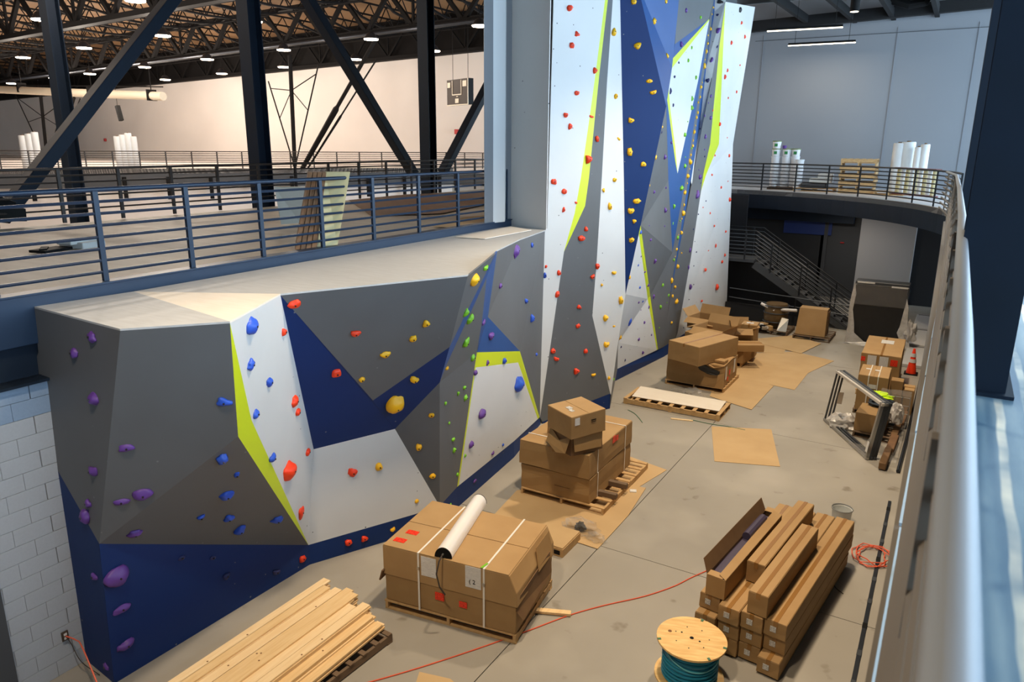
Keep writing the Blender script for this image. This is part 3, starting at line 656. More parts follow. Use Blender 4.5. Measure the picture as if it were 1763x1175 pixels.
HOLDS = [
 (A, 'o', '526,55,38,52 575,220,38,32 541,294,40,40 690,458,34,42 574,601,42,32 501,746,32,40 530,817,34,40 668,755,32,20 704,898,30,46 649,1030,52,55 425,1170,44,30 1636,148,16,24 1658,238,20,24 1571,276,20,28 1627,422,12,14 1546,455,16,24 1529,497,22,32 1605,593,18,20 1551,633,20,14 1452,714,10,12 1496,803,24,26 1545,891,12,10 1465,1005,20,16 1557,1006,18,24 1447,1130,22,14'),
 (A, 'y', '942,10,40,40 813,206,36,50 826,623,32,34 846,899,28,20 818,1162,34,26 1071,138,46,44 966,298,50,44 1149,8,36,28 1156,361,44,34 1042,524,44,26 1069,599,40,32 922,778,44,38 916,982,38,54 1004,1061,42,34 1455,50,16,16 1447,92,12,12 1438,188,26,22 1421,228,12,14 1419,282,14,24 1410,332,18,32 1402,385,8,10 1397,428,22,42 1384,534,8,12 1375,563,20,28 1369,628,14,20 1357,662,12,16 1355,728,14,22 1347,758,16,24 1341,812,8,10 1331,853,20,28 1325,908,8,16 1322,943,20,22 1310,1000,12,18 1305,1047,28,40 1303,1093,10,10 1290,1138,22,30 1126,820,12,16 1084,1018,14,34'),
 (A, 'g', '1372,114,20,22 1315,309,16,22 1293,390,18,26 1343,500,18,28 1318,640,18,36 1316,698,26,30 1290,786,8,10 1271,870,28,32 1315,958,14,18 1275,1015,12,10 1271,1072,22,32'),
 (A, 'p', '1279,66,20,32 1247,287,28,38 1446,387,18,38 1439,621,20,22 1424,664,14,12 1437,762,22,30 1400,748,10,20 1403,884,28,30 1399,967,14,14 1362,1098,14,10 1367,1143,22,34 1140,1013,42,38 1184,922,16,20 1486,200,22,46'),
 (A, 'n', '1232,405,14,16 1204,497,16,20 1178,590,18,44 1196,679,14,24 1482,97,16,16 1482,302,10,20 1420,522,22,30 1371,832,10,10 1399,1011,10,14 1121,855,12,22'),
 (A, 'k', '1500,12,44,26 1628,63,54,34'),
 (B, 'o', '230,57,52,42 307,129,48,42 394,212,24,20 302,264,26,44 468,406,34,38 435,476,62,48 551,685,40,46 516,761,34,42 267,730,34,44 172,684,22,26 255,890,36,56 416,985,42,32 408,1125,42,34 1398,5,22,10 1518,53,12,10 1467,99,24,22 1531,189,28,34 1334,247,14,12 1386,289,12,18 1418,384,18,18 1502,424,16,20 1429,530,14,34 1374,568,14,10 1495,600,18,24 1474,650,18,26 1351,710,28,30 1436,836,32,48 1325,940,20,22 1388,1021,14,16'),
 (B, 'b', '67,525,26,40 163,748,26,46 23,942,42,46 64,1068,50,60 854,675,12,20 865,840,18,26 888,943,12,18 791,1097,26,66 871,430,24,32'),
 (B, 'y', '680,43,40,32 598,121,26,36 643,240,36,60 843,200,60,44 800,275,50,52 825,349,34,32 805,488,44,42 675,733,38,34 585,821,22,24 724,935,42,66 611,1069,48,50 676,1127,24,16 791,766,16,34 1219,15,28,36 1218,69,12,14 1198,138,26,34 1193,228,14,28 1186,290,34,44 1177,332,8,16 1173,434,28,32 1153,450,10,10 1138,558,18,30 1176,585,22,14 1129,610,10,10 1145,684,32,34 1101,788,26,48 1126,838,34,28 1107,904,20,26 1135,946,36,44 1102,1100,20,20 939,85,8,20'),
 (B, 'g', '1173,106,34,46 1119,237,28,34 1164,347,10,16 1112,366,8,26 1145,470,22,32 1117,636,24,26 1035,822,28,28 1079,898,20,24 1066,953,8,12 1018,983,30,32 1009,1138,12,12'),
 (B, 'p', '1058,102,22,22 970,131,32,30 1051,268,38,42 936,381,18,12 1049,385,16,16 945,488,32,26 977,642,30,40 968,908,18,42 1310,22,26,44 1290,153,36,68 1237,562,18,44 1226,690,16,36 1240,836,24,46 876,610,22,14 903,724,18,20 928,822,18,26 857,951,16,22 872,1006,22,14 934,985,14,26 899,1100,16,26'),
 (B, 'n', '1356,199,20,12 1299,298,16,14 1273,499,8,8 1285,577,10,12 1266,680,10,10 1265,818,8,10 1230,929,8,10 1211,1034,10,12 1190,1138,8,10 1318,67,10,10 1263,408,10,14'),
 (D1, 'y', '340,135,14,14'), (D1, 'p', '175,220,12,18 239,197,8,12 195,286,14,18'), (D1, 'n', '106,325,8,14 86,257,8,12'),
 (E1_, 'o', '197,460,64,60 232,550,60,54 545,463,54,54 445,676,72,70'), (E1_, 'y', '762,398,62,76 628,718,50,42 793,750,36,40 912,322,26,64'), (E1_, 'b', '20,498,40,40'), (E1_, 'g', '845,762,14,30'),
 (C1, 'p', '510,320,72,60 414,408,66,62 520,665,86,74 698,932,84,40 518,1062,62,60'),
 (C1, 'b', '1382,262,82,96 1377,475,48,60 1482,573,48,52 1407,748,44,52 1233,681,80,46 1223,990,62,50 1303,1081,30,28 1497,993,44,48'),
 (C1, 'o', '1622,139,70,46 1562,295,38,46 1621,677,42,64 1638,739,38,42 1695,957,30,42 1587,1060,90,100'),
 (C2, 'p', '790,138,110,58 670,181,90,32 490,190,50,50 478,260,70,84 744,353,68,36 640,590,104,102 524,594,52,38 670,772,84,42 694,970,60,54 588,1090,50,30'),
 (C2, 'b', '1250,142,72,42 1107,264,36,26 1260,269,54,34 1323,331,60,46 1528,277,60,34'),
 (C2, 'n', '1000,490,38,26 1172,490,32,24 1247,590,36,34 1522,570,40,30'), (C2, 'o', '1657,242,30,64 1666,495,38,36'),
 (C3, 'o', '581,659,50,42 472,888,58,48'), (C3, 'y', '1273,343,58,76 993,600,46,42 917,688,46,40 755,782,60,36 619,927,38,32 923,928,50,44 810,1068,112,104 1025,1136,38,28 1114,862,24,26'),
 (C3, 'g', '1338,278,34,40 1226,536,36,52 1249,573,42,60 1221,714,40,56 1264,800,30,42 1216,976,34,30 1180,1008,24,24 1222,1035,38,34 1106,1067,26,22'),
 (C3, 'p', '1518,175,42,74 1425,381,30,34 1326,597,24,40 1371,673,34,48 1280,888,26,36 1352,830,20,34 1318,1126,74,56'),
 (C3, 'b', '1448,818,30,38 1530,955,62,104'),
 (C4, 'o', '408,628,52,72 382,1088,50,42 486,1064,48,38'), (C4, 'y', '845,461,44,46 938,651,46,34 582,588,50,60 832,817,28,28 674,1005,32,34'),
 (C4, 'g', '1045,302,22,20 1070,412,24,32 1077,480,38,34 1151,516,22,22 1100,640,20,26 1055,838,16,16'), (C4, 'p', '1189,444,32,44 1215,683,42,20 1333,503,18,24'), (C4, 'b', '1400,446,16,20'),
]
CN = {'o': 'orange', 'y': 'yellow', 'g': 'green', 'p': 'purple', 'b': 'blue', 'n': 'dark navy', 'k': 'black'}
recs = []
for (ox, oy, s), c, txt in HOLDS:
    for it in txt.split():
        X, Y, W, Hh = map(float, it.split(',')); x, y, w_, h_ = ox+X/s, oy+Y/s, W/s, Hh/s
        hit = [p for p in PANELS if pip(x, y, p[0])]
        p = hit[-1] if hit else min(PANELS, key=lambda p: dist_poly(x, y, p[0]))
        th = [t_ for t_ in p[5] if pip(x, y, t_[0])]
        t_ = th[0] if th else min(p[5], key=lambda q_: dist_poly(x, y, q_[0]))
        recs.append([p[3]+' panel', p[4], CN[c], x, y, w_, h_, t_[1], t_[2], c])
from collections import defaultdict
grp = defaultdict(list)
for r in recs: grp[(r[0], r[1], r[2])].append(r)
hb = G().lathe([(.0001, .012), (.010, .012), (.012, .004), (.012, 0)], n=8)
bolt_me = None
seed = 0
for (desc, reg, cn), L in grp.items():
    L.sort(key=lambda r: r[4])
    for i, r in enumerate(L):
        _, _, _, x, y, w_, h_, c, n, cc = r; seed += 1
        P = onp(x, y, c, n); dist = (P-V((0, 0, EYE))).dot(CF); ppm = F/dist
        ux = V((0, 0, 1)).cross(n).normalized(); uy = n.cross(ux).normalized()
        vd = (P-V((0, 0, EYE))).normalized(); cw = max(.3, abs(ux.dot(CR))); sw = math.sqrt(max(0, 1-cw*cw))
        hm = h_/ppm/max(.6, math.sqrt(max(0, 1-(vd.dot(uy))**2)))*.95; wp = w_/ppm
        dp = .42*min(hm, wp*1.3); wm = max(.5*hm, min(max(1.2*hm, 1.05*hm*w_/h_), (wp-dp*.55*sw)/cw))
        size = '' if len(L) < 2 else ''
        big = max(w_, h_)
        sz = 'large ' if big > 22 else ('small ' if big < 5.5 else '')
        where = 'of the tower' if reg else 'of the low wall'
        pos = '' if len(L) == 1 else (', topmost' if i == 0 else (', lowest' if i == len(L)-1 else f', {ORD[i]} from top'))
        label = f'{sz}{cn} climbing hold on {desc} {where}{pos}'
        if len(label.split()) > 16: label = label.replace('climbing hold', 'hold').replace('of the', 'of')
        kind = seed % 5 if big < 28 else 0
        if (cc == 'y' and abs(x-1096) < 2 and abs(y-346) < 3): kind = 3
        me = hold_mesh(wm, hm, dp, seed, 3 if big > 16 else 2, kind)
        me.materials.append(MATS['h_'+cc])
        o = bpy.data.objects.new('climbing_hold', me); COL.objects.link(o)
        M3 = Matrix((ux, uy, n)).transposed(); tl = rnd.uniform(-.4, .4) if big < 25 else 0
        o.matrix_basis = Matrix.Translation(P) @ (M3 @ Matrix.Rotation(tl, 3, 'Z')).to_4x4()
        tag(o, label, 'climbing hold', f'{cn} holds on the {"tower" if reg else "low climbing wall"}')
        if big > 9:
            top = max((v.co.z for v in me.vertices if abs(v.co.x) < wm*.2 and abs(v.co.y) < hm*.2), default=dp)
            if bolt_me is None:
                b_ = build('bolt', hb, 'bolt', o); bolt_me = b_.data
            else:
                b_ = bpy.data.objects.new('bolt', bolt_me); COL.objects.link(b_); b_.parent = o
            b_.location = (0, 0, top-.006)

#OBJECTS#
# ================================================================ GYM LIGHTS AND FITTINGS
def ceiling_light(x, y, z, label, power, col=(1, .87, .74), r=.42):
    t = thing('ceiling_light', label, 'ceiling light', (x, y, z), 0, 'round high-bay lights under the gym roof')
    build('housing', G().lathe([(.12, .34), (.2, .3), (r*.8, .1), (r, .03), (r, 0)], n=16), 'dark_metal', t, smooth=True)
    build('lens', G().lathe([(r*.96, .0), (r*.9, -.05), (.01, -.07)], n=16), 'glass_lens', t, smooth=True)
    build('stem', G().tube([(0, 0, .3), (0, 0, 1.0)], .02, 6), 'steel_black', t)
    l = bpy.data.lights.new('lamp', 'POINT'); l.energy = power; l.color = col; l.shadow_soft_size = .35
    lo = bpy.data.objects.new('lamp', l); COL.objects.link(lo); lo.parent = t; lo.location = (0, 0, -.45)
ROWS = {20: [-30.0, -37.2, -44.4], 26: [-30, -37, -44.3, -51], 33.4: [-22, -29.2, -36.1, -43.2, -49.9, -56.6, -61.4, -67.8], 39.3: [-22.5, -29.3, -35.8, -42.6, -49.3, -56.2]}
RN = {20: 'nearest row', 26: 'second row', 33.4: 'third row', 39.3: 'farthest row'}
for y, xs_ in ROWS.items():
    for i, x in enumerate(xs_):
        ceiling_light(x, y, 11.7+SL*(x+30), f'round glowing gym light in the {RN[y]}, {ORD[i]} from the right', {20: 700, 26: 700, 33.4: [100, 200, 340, 560, 800, 950, 950, 950][i], 39.3: [60, 120, 220, 400, 700, 850][min(i, 5)]}[y])
for k, (x, y) in enumerate([(-22, 8), (-22, 14), (-30, 8), (-30, 14)]):
    ceiling_light(x, y, 12.2, f'round glowing gym light above the left deck, out of frame, {ORD[k]}', 700)

# scoreboard
s_o = ax(788, 181, -27.2); t = thing('scoreboard', 'dark hanging scoreboard with white outlines near the far gym wall', 'scoreboard', s_o, R(-23.5))
build('body', G().box((0, .17, .75), (2.5, .34, 1.5)), 'scorebrown', t)
build('side', G().box((1.26, .17, .75), (.02, .34, 1.5)), 'black', t)
for (x0, x1, z0, z1) in ((-.62, -.56, .62, 1.45), (.42, .48, .62, 1.45), (-.62, .48, .58, .64), (-1.25, 1.25, -.02, .04), (1.18, 1.24, 0, 1.5)):
    build('outline', G().box(((x0+x1)/2, -.015, (z0+z1)/2), (x1-x0, .03, z1-z0)), 'scorewhite', t)
for (x0, x1, z0, z1) in ((-1.15, -.82, 1.05, 1.35), (.62, 1.05, 1.05, 1.38), (-.25, .15, .12, .38), (-.1, .08, .48, .53)):
    build('display', G().box(((x0+x1)/2, -.015, (z0+z1)/2), (x1-x0, .03, z1-z0)), 'scorewhite', t)
for xx in (-.8, .95): build('cable', G().tube([(xx, .17, 1.5), (xx, .17, 4.9)], .015, 5), 'steel_black', t)

# hanging basketball backstop frames
def backstop(pt, pb_, wl_, wr_, label, Y):
    a = ay(*pt, Y); b = ay(*pb_, Y); t = thing('backstop_frame', label, 'backstop frame', b)
    build('mast', G().tube([a, b], .14, 8), 'steel_black', t, world=True)
    for q_ in (wl_, wr_):
        c = ay(*q_, Y); build('brace_rod', G().tube([c, b+V((0, 0, .1))], .05, 6), 'steel_black', t, world=True)
        m = c+(b-c)*.42; e = c+(b-c)*.08; k_ = a+(b-a)*.3
        build('brace_rod', G().tube([e, k_], .035, 6), 'steel_black', t, world=True)
        build('brace_rod', G().tube([k_, m], .03, 6), 'steel_black', t, world=True)
backstop((499, 95), (508, 292), (462, 140), (548, 112), 'tall hanging mast with V-shaped rods between the two dark columns', 38)
backstop((70, 165), (82, 283), (24, 158), (112, 165), 'thin hanging mast with V-shaped rods at far left before gym wall', 38)
def long_rod(a, b, label, r=.1):
    o = build('folding_arm', G().tube([a, a+(b-a)*.48, a+(b-a)*.5, b], [r, r, r*1.6, r*1.2], 6), 'steel_black'); tag(o, label, 'folding arm', 'folding backstop arms')
long_rod(ay(650, 62, 36), ay(515, 300, 36), 'slanting dark folded arm rising right from the mast foot', .12)
long_rod(ay(648, 103, 36), ay(530, 290, 36), 'thinner slanting rod beside the dark folded arm', .05)
long_rod(ay(128, 168, 37), ay(103, 250, 37), 'slanting dark arm left of the leaning brace at upper left', .12)
long_rod(ay(138, 170, 37), ay(118, 222, 37), 'thin slanting rod left of the leaning brace at upper left', .05)
# rolled divider curtain
t = thing('divider_curtain', 'long pale rolled divider curtain hanging at upper left', 'curtain roll', (-40, 25, 9))
ca, cb = ay(-60, 152, 30), ay(281, 166, 30)
build('roll', G().tube([ca, cb], .26, 12), 'curtain', t, world=True, smooth=True)
build('rod', G().tube([ay(-60, 146, 30), ay(281, 157, 30)+V((0, 0, .25))], .04, 6), 'steel_black', t, world=True)
for px_, py_ in ((37, 151), (158, 158), (261, 164)):
    c = ay(px_, py_, 30); build('strap', G().box(c, (.16, .62, .66)), 'steel_black', t, world=True)
    build('hanger', G().tube([c, c+V((0, 0, 1.6))], .03, 5), 'steel_black', t, world=True)
sp0, sp1 = ay(202, 182, 36), ay(209, 208, 36); t = thing('loudspeaker', 'slim black loudspeaker hanging before the far gym wall', 'loudspeaker', sp1)
build('body', G().bar(sp0, sp1, .3, .3), 'black', t, world=True, bevel=.02)
build('cable', G().tube([sp0, V((sp0.x, sp0.y, rz_(sp0.x)+.1))], .02, 5), 'steel_black', t, world=True)
o = build('alarm_bell', G().box(ay(181, 241, 46.0), (.25, .2, .3)), 'red', bevel=.03); tag(o, 'tiny red alarm device on the far wall left of the rolls', 'alarm')
o = build('alarm_bell', G().box(ay(786, 227, 46.0), (.3, .2, .35)), 'red', bevel=.03); tag(o, 'tiny red alarm device on the far wall below the scoreboard', 'alarm')
def roll(name, c, r, h, label, grp_, m='white_roll', n=16):
    t = thing(name, label, 'roll', c, 0, grp_)
    build('roll_body', G().lathe([(r*.96, 0), (r, .04), (r*1.0, h*.5), (r*.985, h-.03), (r*.9, h)], n=n), m, t, smooth=True)
    build('core', G().lathe([(r*.3, h-.02), (r*.3, h+.04)], n=10), 'cardboard_dark', t)
    return t
for i, (px_, r_) in enumerate([(47, .24), (58, .24), (68, .22), (208, .22), (217.5, .22), (227, .22), (236, .2)]):
    p = fz(px_, 289.5, H); far = (p-V((0, 0, EYE))).length
    roll('white_roll', p+V((0, 0, 0)), r_*.95, 1.95+.1*(i % 3), f'distant white upright roll on far gallery, {["left cluster" if i < 3 else "right cluster"][0]}, {ORD[i if i < 3 else i-3]} from left', 'white rolls on the far gallery')
for i, (x0, x1, y0, y1) in enumerate([(60, 78, 342, 388), (80, 99, 338, 388), (333, 364, 355, 374)]):
    b_ = V((-50, 23-0.2, 0)); pt = fz((x0+x1)/2, y1 if i < 2 else 388, 0); k_ = (pt-V((0, 0, EYE))).dot(CF)/F
    o = build('steel_cabinet', G().box(pt+V((0, 0, (y1-y0)*k_/2 + (0 if i < 2 else .6))), ((x1-x0)*k_, .8, (y1-y0)*k_), YA), 'dark_metal'); tag(o, ['dark cabinet left of the slim column in the gym below', 'taller dark cabinet touching the slim column in the gym below', 'low dark cabinet under the far gallery, seen between the rails'][i], 'cabinet')
# machine at far left below the deck
t = thing('scissor_lift', 'black machine at the far left edge behind both railings', 'lift', fz(15, 395, H))
build('platform', G().bar(fz(-30, 392, H)+V((0, 0, .25)), fz(44, 388, H)+V((0, 0, .22)), .6, .24), 'black', t, world=True)
build('guard', G().bar(fz(-20, 390, H)+V((0, 0, .6)), fz(30, 388, H)+V((0, 0, .35)), .06, .2), 'black', t, world=True)

# upper left deck: leaning boards, sheets, odds
def lean_board(x0, x1, yb, xt0, xt1, yt, th, m, label, grp_=None, back=.3):
    b0, b1 = fz(x0, yb, H), fz(x1, yb-(x1-x0)*.09, H)
    away = V((b0.x, b0.y, 0)).normalized()
    t0 = onp(xt0, yt, b0+away*back, V((away.x, away.y, 0))); t1 = onp(xt1, yt, b0+away*back, V((away.x, away.y, 0)))
    o = build('leaning_board', G().prism([b0, b1, t1, t0], away*th), m, bevel=.004); tag(o, label, 'board', grp_); return o
for i in range(4):
    xa, xb_ = 508+i*9.4, 508+(i+1)*9.4-.9; ta, tb = 531+i*8, 531+(i+1)*8-.9
    lean_board(xa, xb_, 430.5-i*.5, ta, tb, 297, .45, 'board_edge', f'brown edge-on board leaning behind deck railing, {ORD[i]} from left', 'brown boards leaning behind the railing')
lean_board(546, 581, 427, 560, 603, 296, .1, 'board_pale', 'pale wide plywood board leaning behind the deck railing')
lean_board(484, 517, 387, 472, 526, 322, .06, 'board_grey', 'whitish panel leaning behind the brown boards on the deck')
o = build('small_carton', G().box(fz(498, 330, H+.6)+V((0, 0, 0)), (.4, .3, .2), .4), 'cardboard'); o.location = (0, 0, 0); tag(o, 'small brown carton seen above the whitish leaning panel', 'carton')
def sheet(pix, z, label, m='cardboard_flat', th=.006, cat='cardboard sheet', name='cardboard_sheet'):
    o = build(name, G().prism([fz(x, y, z) for x, y in pix], (0, 0, th)), m); tag(o, label, cat); return o
sheet([(745, 391), (800, 374), (838, 371), (842, 382), (790, 392)], H+.002, 'brown cardboard sheet on deck at the right end of the railing')
sheet([(600, 345), (700, 335), (835, 330), (838, 352), (760, 368), (640, 372)], H+.001, 'large brown protective sheet spread on the back of the deck', 'board_edge')
o = build('metal_bracket', G().box(fz(88, 430, H+.02), (.3, .5, .04), .3).box(fz(76, 430, H+.03), (.1, .3, .06), 1.0), 'black'); tag(o, 'flat black part lying on the deck near left rail post', 'metal part')
o = build('grey_block', G().box(fz(142, 420, H+.05), (.5, .42, .1), .2).box(fz(136, 415, H+.1), (.3, .55, .06), .2), 'bucket_grey', bevel=.01); tag(o, 'low pale grey block lying on deck beside dark streaks', 'block')

# wall outlet and cord
t = thing('outlet', 'small brown wall outlet low on the white block wall', 'outlet', ax(111, 1095, -8.32))
build('plate', G().box((.012, 0, 0), (.02, .075, .12)), 'outlet', t, bevel=.003)
for dz_ in (-.025, .025): build('socket', G().box((.024, 0, dz_), (.006, .035, .03)), 'paper', t)
def cord(name, pix, label, m='cord', r=.008, z=.009, pts=None, cat='cord'):
    P = pts or [fz(x, y, z) for x, y in pix]
    Q_ = []
    for i in range(len(P)-1):
        p0 = P[max(i-1, 0)]; p1 = P[i]; p2 = P[i+1]; p3 = P[min(i+2, len(P)-1)]
        for k in range(5):
            s = k/5; Q_.append(.5*((2*p1)+(-p0+p2)*s+(2*p0-5*p1+4*p2-p3)*s*s+(-p0+3*p1-3*p2+p3)*s*s*s))
    Q_.append(P[-1]); o = build(name, G().tube(Q_, r, 6), m, smooth=True); tag(o, label, cat); return o
w_ = ax(113, 1096, -8.3)
cord('extension_cord', None, 'orange cord hanging from the outlet past the blue wall corner', pts=[w_, w_+V((.12, .05, -.04)), ax(143, 1118, -7.75), V((-7.3, 3.55, .1)), fz(215, 1162, .01)+V((.1, -.25, 0)), fz(260, 1176, .01), fz(330, 1190, .01)])
cord('power_cable', None, 'thin dark cord drooping from the outlet to the floor', 'cord_dark', .005, pts=[w_, w_+V((.06, .02, -.1)), ax(140, 1140, -8.1), fz(172, 1163, .01)])
cord('extension_cord', [(600, 1185), (700, 1157), (800, 1125), (900, 1090), (980, 1060), (1040, 1043), (1110, 1027), (1160, 1010), (1190, 995), (1222, 981)], 'long orange cord snaking across the floor to the long cartons')
pts = []
c0_ = fz(1502, 958, .02)
for k in range(60):
    a = k*.42; rr_ = .24+.05*math.sin(k*.7)+.02*math.cos(k*1.9); pts.append(c0_+V((rr_*math.cos(a)*1.0+.02*math.sin(k*.3), rr_*math.sin(a)*1.25, .004*(k % 9))))
o = build('extension_cord', G().tube(pts, .009, 6), 'cord', smooth=True); tag(o, 'coiled orange cord on the floor beside the dark metal strip', 'cord')
cord('green_strap', [(1081, 706), (1092, 712), (1100, 720), (1106, 728)], 'short dark green strap tail curling from the white-topped pallet', 'strap_green', .007)
cord('green_strap', [(1190, 723), (1222, 730), (1255, 735), (1283, 741)], 'green strap lying along front of the lone cardboard sheet', 'strap_green', .007)
cord('cord_piece', [(1434, 1005), (1440, 1014), (1452, 1023)], 'short curved dark cord on the floor right of long cartons', 'cord_dark', .006)
# floor strip
a, b = fz(1532, 864, .01), fz(1462, 1210, .01)
t = thing('floor_channel', 'long dark metal strip on floor running parallel to near railing', 'metal strip', b)
build('channel', G().bar(a, b, .05, .025), 'dark_metal', t, world=True)
for k in range(9):
    p = a+(b-a)*(k*.11+.06); build('clip', G().box(p+V((0, 0, .012)), (.056, .12, .006)), 'alu_dark' if k % 3 else 'black', t, world=True)

# ================================================================ PALLETS AND CARTONS
def pallet(label, c, rz, w_, d_, nb=7, h=.13, m='wood_pallet', along='y', name='pallet', grp_=None, gap=None):
    """deck boards run along x, stringers along y unless along == 'x'"""
    t = thing(name, label, 'pallet', (c[0], c[1], 0), rz, grp_)
    L, W = (d_, w_) if along == 'y' else (w_, d_)
    rot90 = Matrix() if along == 'y' else Matrix.Rotation(R(90), 3, 'Z')
    def bx(p, s):
        if along == 'y': return G().box(p, s)
        return G().box((p[1], p[0], p[2]), (s[1], s[0], s[2]))
    for s in (-1, 0, 1): build('stringer', bx((s*(W/2-.025), 0, h/2), (.04, L, h-.036)), m, t)
    for k in range(nb):
        y = -L/2+.045+k*(L-.09)/(nb-1)
        build('deck_board', bx((rnd.uniform(-.01, .01), y, h-.009), (W, .088 if nb < 12 else .07, .018)), m, t)
    for k in range(3):
        y = -L/2+.05+k*(L-.1)/2; build('bottom_board', bx((0, y, .009), (W, .09, .018)), m, t)
    return t
def carton(label, c, size, rz=0, seam='x', m='cardboard', grp_=None, rot=None, stick=(), tape=True, ms='cardboard_side', straps=(), tiers=0, name='carton', flaps=True, jit=.004):
    t = thing(name, label, 'carton', c, rz, grp_, rot)
    w_, d_, h_ = size; top = h_-.008
    if tiers:
        build('body', G().box((0, 0, h_*.27), (w_-.02, d_-.02, h_*.54)), ms, t, bevel=.006, sub=2, jitter=jit)
        build('lid', G().box((0, 0, h_*.75), (w_, d_, h_*.5-.016)), m, t, bevel=.006, sub=2, jitter=jit)
    else:
        build('body', G().box((0, 0, top/2), (w_, d_, top)), ms, t, bevel=.004, sub=2, jitter=jit)
    if flaps:
        for s in (-1, 1):
            if seam == 'x': build('flap', G().box((0, s*d_/4, top+.003), (w_-.006, d_/2-.012, .008)), m, t, bevel=.002)
            else: build('flap', G().box((s*w_/4, 0, top+.003), (w_/2-.012, d_-.006, .008)), m, t, bevel=.002)
        if tape:
            if seam == 'x': build('tape', G().box((0, 0, h_+.001), (w_+.004, .05, .003)).box((w_/2+.002, 0, h_-.04), (.003, .05, .08)).box((-w_/2-.002, 0, h_-.04), (.003, .05, .08)), 'tape', t)
            else: build('tape', G().box((0, 0, h_+.001), (.05, d_+.004, .003)).box((0, d_/2+.002, h_-.04), (.05, .003, .08)).box((0, -d_/2-.002, h_-.04), (.05, .003, .08)), 'tape', t)
    for (face, u, v_, sw_, sh_, mm) in stick:
        e = .008
        if face == 'F': g = G().box((u, -d_/2-e, v_), (sw_, .003, sh_))
        elif face == 'R': g = G().box((w_/2+e, u, v_), (.003, sw_, sh_))
        elif face == 'L': g = G().box((-w_/2-e, u, v_), (.003, sw_, sh_))
        else: g = G().box((u, v_, h_+.004), (sw_, sh_, .003))
        nm = 'shipping_label' if 'paper' in mm else ('sticker' if mm == 'sticker' else 'patch')
        build(nm, g, mm, t)
    for (ax_, u) in straps:    # band around the carton
        if ax_ == 'y':
            g = G().box((u, 0, h_+.006), (.022, d_+.02, .004)).box((u, -d_/2-.01, h_/2), (.022, .004, h_)).box((u, d_/2+.01, h_/2), (.022, .004, h_))
        else:
            g = G().box((0, u, h_+.006), (w_+.02, .022, .004)).box((w_/2+.01, u, h_/2), (.004, .022, h_)).box((-w_/2-.01, u, h_/2), (.004, .022, h_))
        build('strap', g, 'strap', t)
    return t

# --- big strapped carton near the middle
RZ1 = R(8.2)
pallet('pale pallet under the big strapped carton with the white tube', (-5.07, 7.42), RZ1, 1.92, 1.36, 6, along='y')
t = thing('big_carton', 'big cardboard carton with two white straps carrying the white half-tube', 'carton', (-5.07, 7.42, .13), RZ1)
w_, d_, h_ = 1.93, 1.36, .84
build('body', G().box((0, 0, .22), (w_-.03, d_-.03, .44)), 'cardboard_side', t, bevel=.01, sub=2, jitter=.006)
lid = G(); hw, hd = w_/2, d_/2
prof = [(-hw, .40), (-hw, h_-.01), (hw-.10, h_-.01), (hw-.0, h_-.24), (hw+.01, .40)]
lid.add([V((x, y, z)) for y in (-hd, hd) for x, z in prof], [(0, 1, 2, 3, 4), (9, 8, 7, 6, 5)]+[(i, (i+1) % 5, (i+1) % 5+5, i+5) for i in range(5)])
build('lid', lid, 'cardboard', t, bevel=.008)
build('flap', G().box((-.05, -hd/2-.003, h_-.004), (w_-.12, hd-.008, .008)), 'cardboard', t, bevel=.002)
build('flap', G().box((-.05, hd/2, h_-.004), (w_-.12, hd-.01, .008)), 'cardboard', t, bevel=.002)
build('crushed_flap', G().prism([(hw-.02, -hd+.02, .34), (hw+.05, -hd+.1, .18), (hw+.06, hd*.6, .30), (hw+.03, hd*.62, .60), (hw, -hd+.12, .52)], (.012, -.01, 0)), 'cardboard_dark', t)
build('crushed_flap', G().prism([(hw-.05, 0.1, .80), (hw+.03, 0.0, .52), (hw+.04, .5, .52), (hw-.04, .55, .82)], (.012, 0, .01)), 'cardboard_side', t)
build('torn_flap', G().box((-hw-.01, -hd+.2, .40), (.02, .5, .16), M=Matrix.Rotation(.3, 3, 'Y')), 'cardboard_dark', t)
for u in (-.42, .52):
    build('strap', G().box((u, 0, h_+.004), (.026, d_+.02, .004)).box((u, -hd-.008, h_/2), (.026, .004, h_+.01)).box((u, hd+.008, h_/2), (.026, .004, h_)), 'strap', t)
    build('buckle', G().box((u, -hd-.015, h_-.22), (.034, .014, .04)), 'alu', t)
build('shipping_label', G().box((-.27, -hd-.005, h_-.17), (.22, .004, .28)), 'paper', t)
build('shipping_label', G().box((.37, -hd-.005, h_-.16), (.22, .004, .3)), 'paper', t)
tc = bpy.data.curves.new('handwritten_mark', 'FONT'); tc.body = '( 2'; tc.size = .085; tc.extrude = .001; to = bpy.data.objects.new('tmp', tc); COL.objects.link(to)
bpy.context.view_layer.update(); me = bpy.data.meshes.new_from_object(to); bpy.data.objects.remove(to)
mk_ = bpy.data.objects.new('handwritten_mark', me); COL.objects.link(mk_); mk_.parent = t; mk_.location = (.31, -hd-.009, h_-.25); mk_.rotation_euler = (R(90), 0, 0); me.materials.append(MATS['black'])
for (x_, z_, a_, b_) in ((-.12, .27, .13, .105), (.22, .24, .11, .08)): build('sticker', G().box((x_, -hd+.004, z_), (a_, .012, b_)), 'sticker', t)
for (x_, y_) in ((-.80, -.5), (-.80, -.26)): build('sticker', G().box((x_+(.0 if y_ < -.4 else .05), y_, h_+.003), (.17, .1, .004)), 'sticker', t)
build('green_tag', G().prism([(.47, -hd+.0, h_+.008), (.5, -hd+.12, h_+.008), (.53, -hd+.12, h_+.01), (.5, -hd-.01, h_+.01)], (0, 0, .004)), 'h_g', t)
